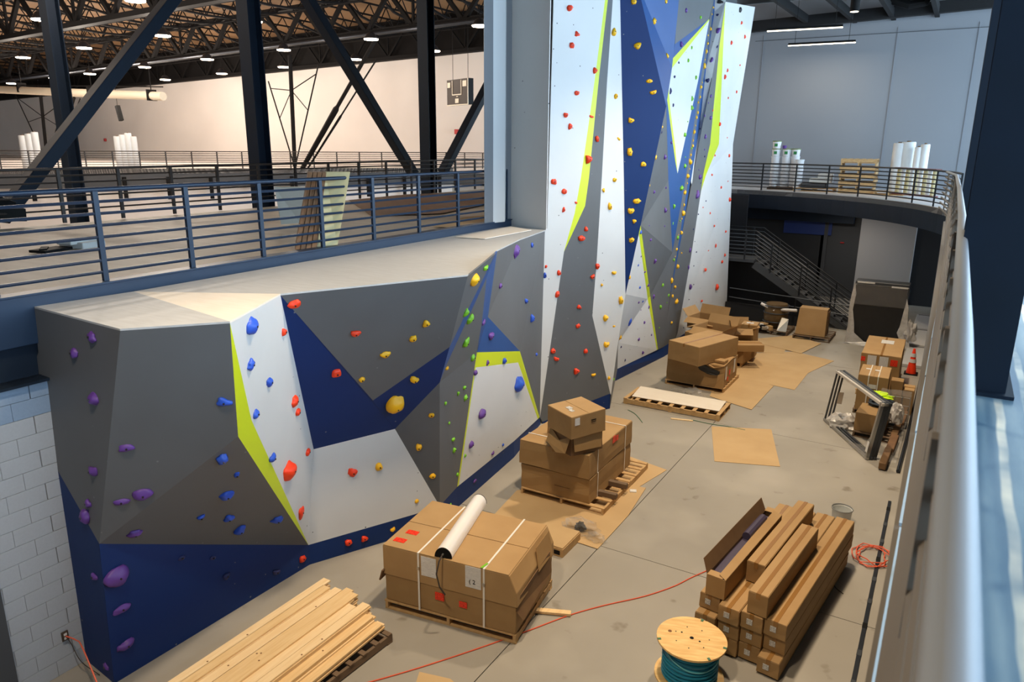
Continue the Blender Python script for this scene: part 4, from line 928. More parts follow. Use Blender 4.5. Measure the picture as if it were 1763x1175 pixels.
# half tube light lying on it
a, b = fz(763, 962, .97), fz(816, 881, .97); d = (b-a); L = d.length; ang = math.atan2(d.y, d.x)
t = thing('tube_light', 'white half-round tube light lying on the big strapped carton', 'light fixture', (a.x, a.y, .982), ang)
hp = [(.115*math.cos(k*math.pi/14), .135*math.sin(k*math.pi/14)) for k in range(15)]
g = G().add([V((x, y, z)) for x in (.01, L+.25) for y, z in hp], [(i, i+1, i+16, i+15) for i in range(14)]+[(0, 15, 29, 14)])
build('shell', g, 'white_shell', t, smooth=True)
for x in (0, L+.25): build('end_cap', G().prism([(x, y*1.02, z*1.02) for y, z in hp], (.012, 0, 0)), 'black', t)
build('gland', G().tube([(-.0, 0, .05), (-.035, 0, .05)], .012, 8), 'alu', t)
t['label'] = t['label']
cordp = [V((-.03, 0, .05)), V((-.12, .01, .02)), V((-.2, .02, -.12)), V((-.2, -.02, -.3)), V((-.17, -.08, -.42))]
build('power_cord', G().tube(cordp, .011, 6), 'cord_dark', t, smooth=True)
o = build('lumber', G().bar(fz(905, 1050, .03), fz(983, 1057, .03), .085, .04), 'wood2', bevel=.003).data and None
for o in [x for x in bpy.data.objects if x.name.startswith('lumber')]: tag(o, 'short pale timber sticking out right of the big strapped carton', 'lumber')
t = thing('wooden_crate', 'low wooden crate half hidden behind the big strapped carton', 'crate', (-4.75, 9.3, 0))
build('frame', G().box((0, 0, .07), (.62, .62, .14)), 'wood_pallet', t, bevel=.004)
build('lid', G().box((0, .0, .15), (.6, .6, .018)), 'cardboard_flat', t); build('tag_plate', G().box((.2, -.312, .07), (.12, .004, .07)), 'black', t)

# --- floor sheets
sheet([(985, 850), (1060, 778), (1148, 810), (1084, 849), (1040, 888)], .002, 'cardboard sheet right of the double-stacked carton, its far corner pointed')
sheet([(845, 893), (890, 845), (1060, 830), (1112, 841), (1082, 888), (1029, 946), (968, 926), (930, 905)], .009, 'large cardboard sheet in front of the double-stacked carton')
sheet([(1225, 735), (1328, 740), (1343, 804), (1230, 795)], .002, 'lone square cardboard sheet in the middle of the floor')
sheet([(1222, 683), (1232, 655), (1265, 645), (1332, 665), (1294, 706)], .008, 'cardboard sheet at the foot of the torn stacked carton')
sheet([(1256, 640), (1272, 610), (1367, 606), (1436, 622), (1391, 643), (1368, 672), (1331, 664), (1265, 650)], .002, 'wide cardboard sheet spread in the far middle of floor')
sheet([(1296, 584), (1367, 578), (1414, 592), (1379, 609), (1316, 594)], .012, 'cardboard sheet in front of the tilted brown board pallet')
sheet([(1275, 600), (1297, 588), (1316, 593), (1352, 603), (1350, 609), (1276, 606)], .006, 'narrow cardboard sheet right of the opened carton pile')
sheet([(722, 1158), (775, 1170), (800, 1190), (712, 1190)], .003, 'small cardboard piece cut off by the bottom edge')

# --- double-stacked carton
pallet('long pallet under the double-stacked carton', (-5.28, 11.62), R(1), 1.62, 2.2, 8, along='y')
for k, y_ in enumerate((10.98, 11.45)):
    o = build('timber_block', G().box((-4.62, y_, .18), (.42, .1, .09), .05), 'wood_dark', bevel=.004); tag(o, ['nearer', 'farther'][k]+' dark timber block on the pallet beside the double-stacked carton', 'timber')
c1_ = carton('lower half of the double-stacked carton, on long pallet', (-5.42, 11.5, .13), (1.34, 1.9, .46), R(0.6), 'y', 'cardboard', None, None, [('F', .15, .2, .3, .012, 'cardboard_dark')], False, flaps=False, jit=.01, straps=[('x', -.62), ('x', .62)])
c2_ = carton('upper half of the double-stacked carton, under two smaller boxes', (-5.43, 11.48, .60), (1.36, 1.93, .45), R(0.2), 'y', 'cardboard', None, None,
             [('R', .08, .38, .13, .13, 'sticker'), ('R', .22, .36, .1, .1, 'sticker')], True, jit=.008, straps=[('x', -.62), ('x', .62)])
ca_ = thing('open_carton', 'crumpled open carton between the top box and double-stacked carton', 'carton', (-5.1, 10.72, 1.06), R(-27))
build('body', G().box((0, 0, .17), (.62, .66, .33)), 'cardboard_dark', ca_, jitter=.01, sub=1)
for s_, (px_, rx_) in enumerate([((0, -.33, .30), .9), ((0, -.30, .2), 1.3)]):
    build('flap', G().prism([(-.3, -.33, .34), (.0, -.36, .20), (.28, -.33, .34), (.26, -.42, .06), (.02, -.44, .0), (-.3, -.42, .1)] if s_ == 0 else [(-.31, -.30, .35), (-.31, .3, .35), (-.44, .3, .2), (-.46, -.26, .14)], (.006, -.006, .006)), 'cardboard_side', ca_)
build('flap', G().prism([(.31, -.30, .33), (.31, .3, .33), (.36, .26, .08), (.36, -.3, .1)], (.008, 0, 0)), 'cardboard_side', ca_)
carton('closed carton with two white labels, topmost of its stack', (-5.08, 10.67, 1.42), (.68, .72, .40), R(-27), 'x', 'cardboard', None, (R(2), R(1), R(-27)),
       [('T', -.02, -.14, .11, .09, 'paper_small'), ('T', .1, -.18, .1, .07, 'paper_small'), ('R', -.24, .3, .1, .13, 'paper'), ('R', .1, .26, .1, .02, 'black'), ('R', .1, .23, .1, .012, 'black')], False)
carton('tiny carton behind the topmost carton on the double stack', (-5.62, 11.15, 1.05), (.28, .4, .22), R(-20), 'x', 'cardboard_side')
t = thing('plastic_wrap', 'crumpled clear plastic wrap on the cardboard sheet', 'plastic wrap', fz(1000, 915, .015))
def crumple(t, m, c, s, n=60, seed=1, name='film'):
    rr = random.Random(seed); bm = bmesh.new(); bmesh.ops.create_icosphere(bm, subdivisions=3, radius=1)
    for v in bm.verts:
        p = v.co; k = 1+.5*noise.noise(p*2.3+V((seed, 0, 0)))+.25*noise.noise(p*6+V((0, seed, 0)))
        v.co = V((p.x*s[0]*k, p.y*s[1]*k, max(0, p.z*s[2]*k+s[2]*.5)))+V(c)
    me = bpy.data.meshes.new(name); bm.to_mesh(me); bm.free(); me.materials.append(MATS[m]); o = bpy.data.objects.new(name, me); COL.objects.link(o); o.parent = t; return o
crumple(t, 'film', (0, 0, 0), (.3, .17, .14), seed=3); crumple(t, 'film', (.32, -.12, 0), (.16, .1, .08), seed=5)
crumple(t, 'black', (-.02, .02, .02), (.09, .06, .08), seed=9, name='dark_scrap')
o = build('paper_scrap', G().box(fz(1090, 846, .02), (.12, .1, .03), .4), 'paper', bevel=.006); tag(o, 'small white scrap at the corner of cardboard sheets', 'scrap')

# --- long cartons (length along the hall)
LR = R(-6.6); LD = V((math.sin(-LR), math.cos(LR), 0)); LX = V((math.cos(LR), math.sin(LR), 0))
base0 = V((-1.17, 8.02, 0))     # right-hand near bottom corner area
LN = ['rightmost', 'second from right', 'third from right', 'leftmost']
for ci in range(4):
    for k in range(3):
        off = -.27*ci-(.0 if ci < 3 else .02); h_ = .215
        near = base0+LX*off+LD*(.0 if k else -.05)+LD*(.04*((ci*7+k*3) % 4)-.04)
        Lh = 3.15-(.15 if ci == 3 else 0)
        c = near+LD*Lh/2
        lab = f'long carton with a white end label, {LN[ci]} column, {["bottom", "middle", "top"][k]} layer'
        carton(lab, (c.x, c.y, .03+k*.222), (.26, Lh, h_), LR, 'y', 'cardboard', 'long cartons in the stack', None,
               [('F', -.02, .11, .07, .075, 'paper_small')], True, 'cardboard_side', jit=.003)
def upper(nearpx, z, Lh, wd, hh, label, **k):
    p = fz(*nearpx, z+hh); c = p+LD*Lh/2
    return carton(label, (c.x, c.y, z), (wd, Lh, hh), LR, 'y', 'cardboard', 'upper long cartons', None, [], True, 'cardboard_side', jit=.003, **k)
zt = .70
upper((1306, 1023), zt, 2.05, .235, .29, 'plain long carton lying nearest on top of the long stack')
upper((1302, 970), zt, 2.1, .235, .29, 'plain long carton set back on top of the long stack')
# open long carton
p = fz(1233, 995, zt+.27); c = p+LD*1.05
t = thing('open_long_carton', 'opened long carton with raised side flap and dark padding inside', 'carton', (c.x, c.y, zt), LR)
g = G().box((0, 0, .01), (.24, 2.1, .014))
build('bottom', g, 'cardboard_dark', t)
for s_ in (-1, 1): build('side', G().box((s_*.118, 0, .135), (.008, 2.1, .27)), 'cardboard_side', t)
for s_ in (-1, 1): build('end', G().box((0, s_*1.047, .135), (.24, .008, .27)), 'cardboard_side', t)
build('flap', G().prism([(-.12, -1.05, .27), (-.12, 1.05, .27), (-.2, 1.05, .45), (-.2, -1.0, .44)], (.006, 0, .003)), 'cardboard_dark', t)
build('flap', G().prism([(.12, -1.05, .27), (.12, 1.05, .27), (.0, 1.05, .30), (.02, -1.0, .29)], (0, 0, .006)), 'cardboard', t)
build('flap', G().box((-.02, -.99, .275), (.2, .12, .006)), 'cardboard', t); build('flap', G().box((-.02, 1.08, .285), (.2, .14, .006)), 'cardboard', t)
build('padding', G().box((-.03, 0, .2), (.16, 1.9, .1)), 'purple_stuff', t, bevel=.02, sub=2, jitter=.006)
build('roll', G().tube([(-.05, .1, .3), (-.05, .75, .3)], .06, 10), 'purple_stuff', t)
t = thing('bucket', 'round open grey bucket on the floor behind the long cartons', 'bucket', fz(1447, 900, 0))
build('wall', G().lathe([(.14, 0), (.16, .26), (.168, .27), (.168, .25), (.15, .24), (.13, .02), (.001, .02)], n=24, cap=False), 'bucket_grey', t, smooth=True)
build('rim', G().tube([(.165*math.cos(a_), .165*math.sin(a_), .262) for a_ in [k*.2618 for k in range(24)]], .009, 6, True), 'alu', t)

# --- cable reel
rc = fz(1191, 1099, .52); t = thing('cable_reel', 'wooden cable reel wound with teal cable at bottom', 'cable reel', (rc.x, rc.y, 0), R(20))
Rr = .405
for z_ in (0.0, .496):
    fl_ = build('flange', G().lathe([(Rr, 0), (Rr, .024)], n=48), 'plywood', t); fl_.location = (0, 0, z_)
build('drum', G().lathe([(.30, .024), (.312, .08), (.306, .2), (.316, .3), (.31, .4), (.30, .496)], n=40), 'teal', t, smooth=True)
for k in range(9):
    z_ = .055+k*.052; tilt = .012*math.sin(k*1.7)
    build('cable_turn', G().tube([(.315*math.cos(a_), .315*math.sin(a_), z_+tilt*math.cos(a_+k)) for a_ in [j*.2618 for j in range(24)]], .016, 6, True), 'teal', t, smooth=True)
build('cable_end', G().tube([(.333*math.cos(a_), .333*math.sin(a_), .42-.12*math.sin((a_+2.6)/2.6*math.pi)) for a_ in [-2.6+j*.13 for j in range(21)]], .008, 6), 'teal_light', t, smooth=True)
build('hub_hole', G().lathe([(.024, .518), (.024, .5225)], n=16), 'black', t)
for a_, rr_ in ((2.5, .14), (-.5, .1)): build('hole', G().lathe([(.012, .518), (.012, .5225)], (rr_*math.cos(a_), rr_*math.sin(a_), 0), n=10), 'black', t)
for k in range(7): build('bolt', G().lathe([(.007, .518), (.007, .525)], (.2*math.cos(k*.9), .2*math.sin(k*.9), 0), n=8), 'bolt', t)
for a_ in (-2.9, -1.1, 1.2, -.3): build('staple', G().box(((Rr-.02)*math.cos(a_), (Rr-.02)*math.sin(a_), .523), (.04, .03, .006), a_), 'strap_green', t)
build('knot', G().lathe([(.024, .518), (.022, .5222)], (-.25, .08, 0), n=12), 'knot', t)

# --- timber pile
pallet('dark worn pallet under the pale plank pile', (-6.0, 4.8), R(-3), 1.1, 2.7, 13, .13, 'wood_dark', name='dark_pallet')
PR = R(-1.5); pr = random.Random(4)
cols = [(-6.58+.127*i_, .126, z_, y_) for i_, (z_, y_) in enumerate([(.47, 6.18), (.47, 6.1), (.43, 6.22), (.43, 6.2), (.45, 6.16), (.41, 5.98), (.40, 6.12), (.34, 6.1), (.26, 6.08)])]
th_ = .026; cn_ = 0
for i, (x_, wd, ztop, yend) in enumerate(cols):
    nl = int((ztop-.14)/th_)
    for k in range(nl):
        yy = yend+pr.uniform(-.06, .05); Lh = 3.5; sh_ = pr.uniform(-.012, .012)
        topmost = k == nl-1
        g = G().box((x_+sh_, yy-Lh/2, .132+th_*(k+.5)), (wd*.985, Lh, th_*.95))
        o = build('plank', g, 'wood' if pr.random() < .6 else 'wood2', bevel=.002)
        if topmost:
            tag(o, f'top plank in the pale timber pile, {ORD[i]} from the climbing wall', 'plank', 'top planks of timber pile')
            for q_ in range(2):
                kn = build('knot', G().lathe([(.012, .0), (.011, .0015)], (x_+pr.uniform(-.04, .04), yy-pr.uniform(.2, 2.2), .132+th_*(k+.96)), n=8), 'knot', o)
        else: tag(o, 'pale plank stacked under the top layer of the timber pile', 'plank', 'lower planks of timber pile')

# --- white-topped pallet
wp = (fz(1088, 684, .15)+fz(1235, 711, .15)+fz(1249, 692, .15)+fz(1101, 667, .15))/4
pallet('long pale pallet with white sheet on top, beside climbing tower', (-5.2, 16.5), R(0.5), 2.35, .98, 9, .15, 'wood_pallet', along='x')
o = build('white_sheet', G().prism([fz(1088, 683, .16), fz(1238, 709, .16), fz(1250, 692, .16), fz(1103, 666, .16)], (0, 0, .012)), 'plytop_w'); tag(o, 'white board sheet lying on the long pale pallet', 'sheet')
o = build('lumber', G().bar(fz(1155, 721, .012), fz(1193, 725, .012), .05, .02), 'wood'); tag(o, 'small wood strip on floor before the white-topped pallet', 'lumber')
t = thing('plastic_wrap', 'crumpled clear plastic wrap behind the white-topped pallet', 'plastic wrap', fz(1190, 684, .01)); crumple(t, 'film', (0, 0, 0), (.26, .2, .15), seed=12); crumple(t, 'film', (-.4, .2, 0), (.2, .1, .06), seed=13)

# --- torn carton with the big one across it
RG = R(-11.5)
pallet('pale pallet under the torn carton near the climbing tower', (-5.26, 18.8), 0, 1.56, 1.5, 7, .12)
t = thing('torn_carton', 'torn carton showing black contents, under the big plain carton', 'carton', (-5.27, 18.72, .12), R(0))
build('body', G().box((0, 0, .30), (1.5, 1.32, .60)), 'cardboard_side', t, bevel=.008, sub=2, jitter=.01)
build('contents', G().prism([(.02, -.69, .60), (.12, -.69, .42), (.34, -.69, .33), (.62, -.69, .34), (.66, -.69, .44), (.4, -.69, .50), (.2, -.69, .60)], (0, .06, 0)), 'black_wrap', t, sub=2, jitter=.008)
build('torn_flap', G().prism([(.62, -.70, .36), (.78, -.69, .42), (.78, -.69, .0), (.56, -.72, .02), (.60, -.72, .14)], (.0, -.012, 0)), 'cardboard', t)
build('torn_flap', G().prism([(.1, -.62, .61), (.3, -.70, .60), (.5, -.71, .52), (.76, -.68, .60), (.76, .3, .61), (.15, .3, .61)], (0, 0, .01)), 'cardboard', t)
build('top_piece', G().box((.52, -.35, .645), (.40, .26, .06), -.1), 'cardboard', t)
build('shipping_label', G().box((.759, -.45, .36), (.004, .12, .34)), 'paper', t); build('shipping_label', G().box((.759, .35, .36), (.004, .14, .36)), 'paper', t)
build('sticker', G().box((.759, -.1, .3), (.004, .12, .14)), 'sticker', t); build('sticker', G().box((.759, -.25, .16), (.004, .1, .1)), 'sticker', t); build('sticker', G().box((.5, .2, .625), (.26, .26, .005)), 'sticker', t)
carton('big plain carton lying askew on top of the torn carton', (-5.23, 18.56, .74), (.96, 1.70, .5), R(-19), 'y', 'cardboard', None, None, [], True)
# opened cartons behind
pallet('pale pallet at the far end of the opened carton pile', (-5.25, 21.3), R(-3), 1.2, 1.3, 6, .13)
def open_carton(label, c, size, rz, ang=(.6, .9, .4, 1.2), z=0, m='cardboard'):
    t = thing('open_carton', label, 'carton', c, rz); w_, d_, h_ = size
    build('bottom', G().box((0, 0, .006), (w_, d_, .01)), 'cardboard_dark', t)
    for s_ in (-1, 1):
        build('side', G().box((s_*w_/2, 0, h_/2), (.01, d_, h_)), m, t); build('side', G().box((0, s_*d_/2, h_/2), (w_, .01, h_)), m, t)
    fl_ = min(w_, d_)*.36
    for i, (s_, ax_) in enumerate(((-1, 'x'), (1, 'x'), (-1, 'y'), (1, 'y'))):
        a_ = ang[i]; ox, oz = math.sin(a_)*fl_, math.cos(a_)*fl_
        if ax_ == 'x': g = G().prism([(s_*w_/2, -d_/2, h_), (s_*w_/2, d_/2, h_), (s_*(w_/2+ox), d_/2, h_+oz), (s_*(w_/2+ox), -d_/2, h_+oz)], (0, 0, .008))
        else: g = G().prism([(-w_/2, s_*d_/2, h_), (w_/2, s_*d_/2, h_), (w_/2, s_*(d_/2+ox), h_+oz), (-w_/2, s_*(d_/2+ox), h_+oz)], (0, 0, .008))
        build('flap', g, m, t)
    return t
carton('plain carton in the lowest row of the opened carton pile', (-5.65, 20.6, .0), (.9, 1.1, .62), R(-12), 'x')
carton('carton under the big opened one, beside the kick board', (-6.05, 21.6, .0), (.8, 1.2, .72), R(-8), 'y')
open_carton('opened carton with flaps spread, in front of the pile', (-5.55, 20.75, .64), (.95, .8, .42), R(-14), (1.9, 1.0, 2.2, .5))
open_carton('half-open carton against the climbing tower', (-6.1, 21.9, .72), (.95, .8, .34), R(-10), (.7, 1.9, 2.0, .4))
open_carton('opened carton with tall upright flap, at right of the pile', (-5.0, 21.4, .66), (.6, .6, .34), R(25), (.2, 1.3, 2.3, .3))
carton('narrow carton lying across the pile, sticking out right', (-4.78, 20.7, .5), (.5, 1.2, .2), R(-60), 'y')
carton('tall narrow carton standing at right end of the pile', (-4.75, 21.55, .13), (.45, .5, .98), R(5), 'y', stick=[('T', 0, 0, .2, .14, 'paper')])
carton('low carton tucked under the narrow one', (-4.85, 20.9, .13), (.5, .6, .34), R(-10), 'y', m='cardboard_side')

# --- far middle: barrel pallet and tilted board box
pallet('worn pallet carrying the clutter before the stairs', (-4.82, 25.6), R(-2), 1.1, 1.15, 6, .13, 'wood_dark')
t = thing('barrel', 'brown barrel with rings and tubes heaped on the worn pallet', 'barrel', (-4.85, 25.75, .14))
build('shell', G().lathe([(.30, 0), (.37, .15), (.4, .4), (.38, .7), (.35, .8)], n=20), 'barrel', t, smooth=True)
for z_ in (.2, .5, .74): build('ring', G().tube([(.405*math.cos(a_), .405*math.sin(a_), z_) for a_ in [k*.3142 for k in range(20)]], .02, 6, True), 'alu_dark', t)
for k, (a, b) in enumerate([(ay(1311, 523, 25.6), ay(1334, 535, 25.4)), (ay(1335, 533, 25.5), ay(1372, 535, 25.4))]):
    o = build('white_tube', G().tube([a, b], .05, 8), 'white_shell', smooth=True); tag(o, ['white tube pointing up left over the barrel', 'white tube lying across the top of the barrel'][k], 'tube')
t = thing('debris_pile', 'tangle of pale scraps and dark parts around the barrel foot', 'debris', (-5.1, 25.3, .14))
for k in range(9): 
    c = V((rnd.uniform(-.25, .5), rnd.uniform(-.25, .1), .06)); build('scrap', G().box(c, (rnd.uniform(.12, .3), rnd.uniform(.1, .2), rnd.uniform(.06, .22)), rnd.uniform(0, 3)), ['wood_pallet', 'paper', 'black', 'alu'][k % 4], t, bevel=.01)
build('tray', G().prism([(.45, -.3, 0), (.75, -.3, 0), (.72, .1, .35), (.5, .1, .38)], (.02, 0, .02)), 'alu', t)
pallet('worn pallet under the tilted brown board box before the stairs', (-3.52, 25.5), R(-1), 1.15, 1.25, 6, .13, 'wood_dark')
t = thing('board_box', 'smooth orange-brown board box leaning back on its pallet', 'carton', (-3.6, 25.35, .13))
build('body', G().prism([(-.46, -.32, 0), (.46, -.32, 0), (.46, .32, 0), (.46, .26, .86), (.40, .1, .9), (.40, -.06, .9), (-.46, -.06, .9), (-.46, .32, 0)][:2]+[(.44, -.10, .86), (-.42, -.10, .86)], (0, .42, 0)), 'cardboard', t, bevel=.006)
build('end_flap', G().box((.47, .1, .4), (.02, .4, .76)), 'cardboard_dark', t)

# --- black wrapped load
t = thing('wrapped_load', 'tall black load half wrapped in clear film near the stairs', 'wrapped load', (-1.7, 25.6, 0))
za, zb_ = .05, 2.0
p0, p1 = fz(1458, 600), fz(1560, 606); p0 = V((-2.45, 25.1, 0)); p1 = V((-.95, 25.1, 0))
build('panel_stack', G().box((0, 0, .98), (1.48, .5, 1.86)), 'black_wrap', t, bevel=.02)
build('crate_top', G().box((0, 0, 1.98), (1.52, .56, .10)), 'alu_dark', t, bevel=.01)
build('wrap_top', G().box((0, -.02, 1.62), (1.53, .58, .66)), 'film', t, bevel=.02, sub=3, jitter=.012)
build('paper_strip', G().box((-.45, -.31, 2.0), (.5, .01, .05)), 'paper', t); build('paper_strip', G().box((.5, -.31, 1.93), (.45, .01, .05)), 'paper', t)
gp = [(-.78, -.30, 2.0), (-.70, -.31, 1.6), (-.73, -.31, 1.1), (-.66, -.31, .7), (-.62, -.32, .35), (-.30, -.34, .10), (.1, -.36, .05), (-.1, -.42, 0), (-.62, -.45, 0), (-.86, -.40, .02), (-.82, -.33, .6), (-.84, -.32, 1.3)]
build('wrap_edge', G().prism(gp, (0, .05, 0)), 'film_white', t, sub=1, jitter=.012)
build('wrap_edge', G().prism([(.74, -.3, 1.6), (.66, -.31, .75), (.6, -.31, .5), (.72, -.33, .2), (.9, -.4, 0), (1.0, -.38, .1), (.86, -.32, .7), (.82, -.31, 1.3)], (0, .05, 0)), 'film_white', t, sub=1, jitter=.012)
crumple(t, 'film_white', (.95, -.2, .3), (.18, .2, .4), seed=21)
build('pallet_base', G().box((0, 0, .03), (1.5, .7, .06)), 'wood_dark', t)

# --- right-hand cartons by the railing wall
pallet('pallet under the carton with orange and white labels', (-1.15, 20.9), R(1), .95, 2.1, 8, .13)
carton('big carton with two white sheets and orange stickers on front', (-1.15, 20.9, .13), (.9, 2.05, .97), R(1), 'y', 'cardboard', None, None,
       [('F', -.4, .82, .1, .12, 'sticker'), ('F', .3, .8, .16, .16, 'sticker'), ('F', -.2, .76, .2, .34, 'paper'), ('F', .07, .76, .2, .34, 'paper'), ('T', .05, .45, .3, .4, 'paper'), ('R', .3, .8, .2, .12, 'sticker')], True, jit=.008)
carton('strapped brown carton in front of the orange-labelled one', (-1.15, 18.85, .1), (.64, 1.0, .85), R(1), 'y', 'cardboard', None, None, [('F', .0, .6, .16, .1, 'paper'), ('T', .05, .05, .12, .1, 'paper'), ('T', -.15, .1, .12, .1, 'paper')], False, straps=[('y', -.1), ('y', .1)])
pallet('dark pallet under the strapped brown carton', (-1.15, 18.85), R(1), .7, 1.05, 5, .1, 'wood_dark')
carton('little dark carton right of the strapped brown one', (-.66, 18.95, 0), (.26, .3, .80), R(0), 'x', 'cardboard_side', flaps=False)
carton('low carton beside the strapped brown one, near the cone', (-.40, 19.1, 0), (.24, .5, .60), R(0), 'x')
t = thing('wire_basket', 'clear plastic-wrapped wire crate beside the strapped carton', 'crate', (-.62, 18.0, 0))
for i in range(5): build('wire', G().tube([(-.3+i*.15, -.2, .1), (-.3+i*.15, -.2, .75)], .008, 5), 'alu', t); 
for i in range(4): build('wire', G().tube([(-.3, -.2, .15+i*.19), (.3, -.2, .15+i*.19)], .008, 5), 'alu', t)
build('wrap', G().box((0, 0, .4), (.62, .42, .7)), 'film', t, sub=3, jitter=.012); build('base', G().box((0, 0, .04), (.6, .45, .08)), 'alu_dark', t)
# traffic cone
t = thing('traffic_cone', 'orange traffic cone with white bands by the railing wall', 'cone', fz(1568, 644, 0))
build('base', G().box((0, 0, .015), (.34, .34, .03)), 'black', t, bevel=.005)
build('body', G().lathe([(.13, .03), (.125, .06), (.03, .72), (.022, .73)], n=20), 'cone', t, smooth=True)
for z0_, z1_ in ((.34, .44), (.5, .6)): build('band', G().lathe([(.13-.1*(z0_-.06)/.66*.95+.003, z0_), (.13-.1*(z1_-.06)/.66*.95+.003, z1_)], n=20, cap=False), 'reflective', t, smooth=True)
# lower carton, garments
carton('low open brown carton under the leaning window frames', (-.98, 17.15, .12), (.58, .75, .42), R(-4), 'x', 'cardboard_side', flaps=False)
pallet('small dark pallet beneath the low brown carton behind the frames', (-.9, 17.1), R(-4), .75, .85, 5, .12, 'wood_dark')
t = thing('safety_vest', 'bright yellow-green safety vest thrown on dark clothes', 'vest', (-.93, 17.75, .66)); crumple(t, 'vest', (0, 0, 0), (.25, .2, .07), seed=31, name='cloth')
t = thing('jacket', 'dark blue jacket heaped under the yellow-green vest', 'jacket', (-.85, 17.55, .5)); crumple(t, 'cloth_navy', (0, 0, 0), (.28, .22, .12), seed=33, name='cloth')
t = thing('plastic_bag', 'white plastic bag beside the dark jacket', 'bag', (-.55, 17.3, .3)); crumple(t, 'film_white', (0, 0, 0), (.15, .2, .28), seed=35)
t = thing('plastic_wrap', 'crumpled pale wrap on floor inside the leaning frames', 'plastic wrap', (-1.55, 17.2, 0)); crumple(t, 'film_white', (0, 0, 0), (.3, .25, .2), seed=37)
# leaning window frames
fb0, fb1 = V((-1.98, 17.4, 0)), V((-.86, 15.46, 0)); ft0 = fz(1432, 650, 1.27); dv = (fb1-fb0); Ld = dv.length; dn = dv.normalized(); nrm = V((-dn.y, dn.x, 0))
for i in range(3):
    t = thing('window_frame', ['front metal window frame in pale film, nearest the open floor', 'middle metal window frame of the leaning three', 'dark rear window frame of the leaning three'][i], 'window frame', fb0, 0, 'leaning metal window frames')
    o0 = fb0+nrm*(.075*i); lean = nrm*(-.05)+V((0, 0, 0)); up = V((0, 0, 1.22))+nrm*.16; m_ = ['alu_pale', 'alu', 'alu_dark'][i]
    def q_(s, h): return o0+dn*(Ld*s)+up*h
    build('sill', G().bar(q_(0, .03), q_(1, .03), .05, .06), 'alu_dark' if i else 'alu', t, world=True, bevel=.004)
    build('head', G().bar(q_(0, .97), q_(1, .97), .06, .06), m_, t, world=True, bevel=.004)
    build('stile', G().bar(q_(.015, 0), q_(.015, 1), .03, .045, dn), 'alu_dark', t, world=True, bevel=.004)
    build('stile', G().bar(q_(.975, 0), q_(.975, 1), .07, .06, dn), 'alu' if i == 0 else 'alu_dark', t, world=True, bevel=.004)
    if i == 0:
        build('label_sheet', G().prism([q_(.965, .14)-nrm*.06, q_(1.0, .14)-nrm*.06, q_(1.0, .32)-nrm*.06, q_(.965, .32)-nrm*.06], nrm*-.004), 'paper', t, world=True)
        build('label_sheet', G().prism([q_(.17, .45), q_(.27, .5), q_(.26, .72), q_(.16, .66)], nrm*-.004), 'alu', t, world=True)
        build('film_patch', G().prism([q_(.6, .03)-nrm*.05, q_(.98, .03)-nrm*.05, q_(.98, .4)-nrm*.05, q_(.9, .2)-nrm*.05], nrm*-.01), 'film', t, world=True)
# long cardboard channel, black pole
t = thing('edge_protector', 'long brown cardboard channel lying by the railing wall', 'cardboard channel', (-.5, 17.4, 0))
pa, pb = fz(1520, 805, .08), fz(1563, 694, .1)
for i in range(5):
    a = pa+(pb-pa)*(i/5); b = pa+(pb-pa)*((i+1.03)/5); o_ = V((rnd.uniform(-.015, .015), 0, rnd.uniform(-.01, .02)))
    build('length', G().bar(a+o_, b+o_, .13+.02*(i % 2), .14), 'board_edge' if i % 2 else 'cardboard_dark', t, world=True, bevel=.01)
o = build('black_pole', G().tube([fz(1546, 812, .04), fz(1560, 760, .04), fz(1574, 700, .04), fz(1588, 640, .04)], .035, 8), 'dark_metal', smooth=True); tag(o, 'dark pole lying on the floor along the railing wall', 'pole')
o = build('plastic_sleeve', G().bar(fz(1532, 800, .05), fz(1560, 700, .05), .2, .1), 'film', sub=2, jitter=.01); tag(o, 'clear plastic sleeve beside the dark pole', 'plastic wrap')
for k, (ya, yb) in enumerate([(23.2, 25.6), (25.75, 28.2), (28.35, 30.8)]):
    t = thing('floor_board', f'pale grey panel lying by the far railing wall, {ORD[k]} from the cone', 'panel', (-.46, (ya+yb)/2, 0), 0, 'pale panels lying by the wall')
    build('board', G().box((0, 0, .05), (.62, yb-ya, .1)), 'palegrey', t, bevel=.01); build('slot', G().box((0, (yb-ya)/2-.12, .102), (.5, .06, .006)), 'black', t)

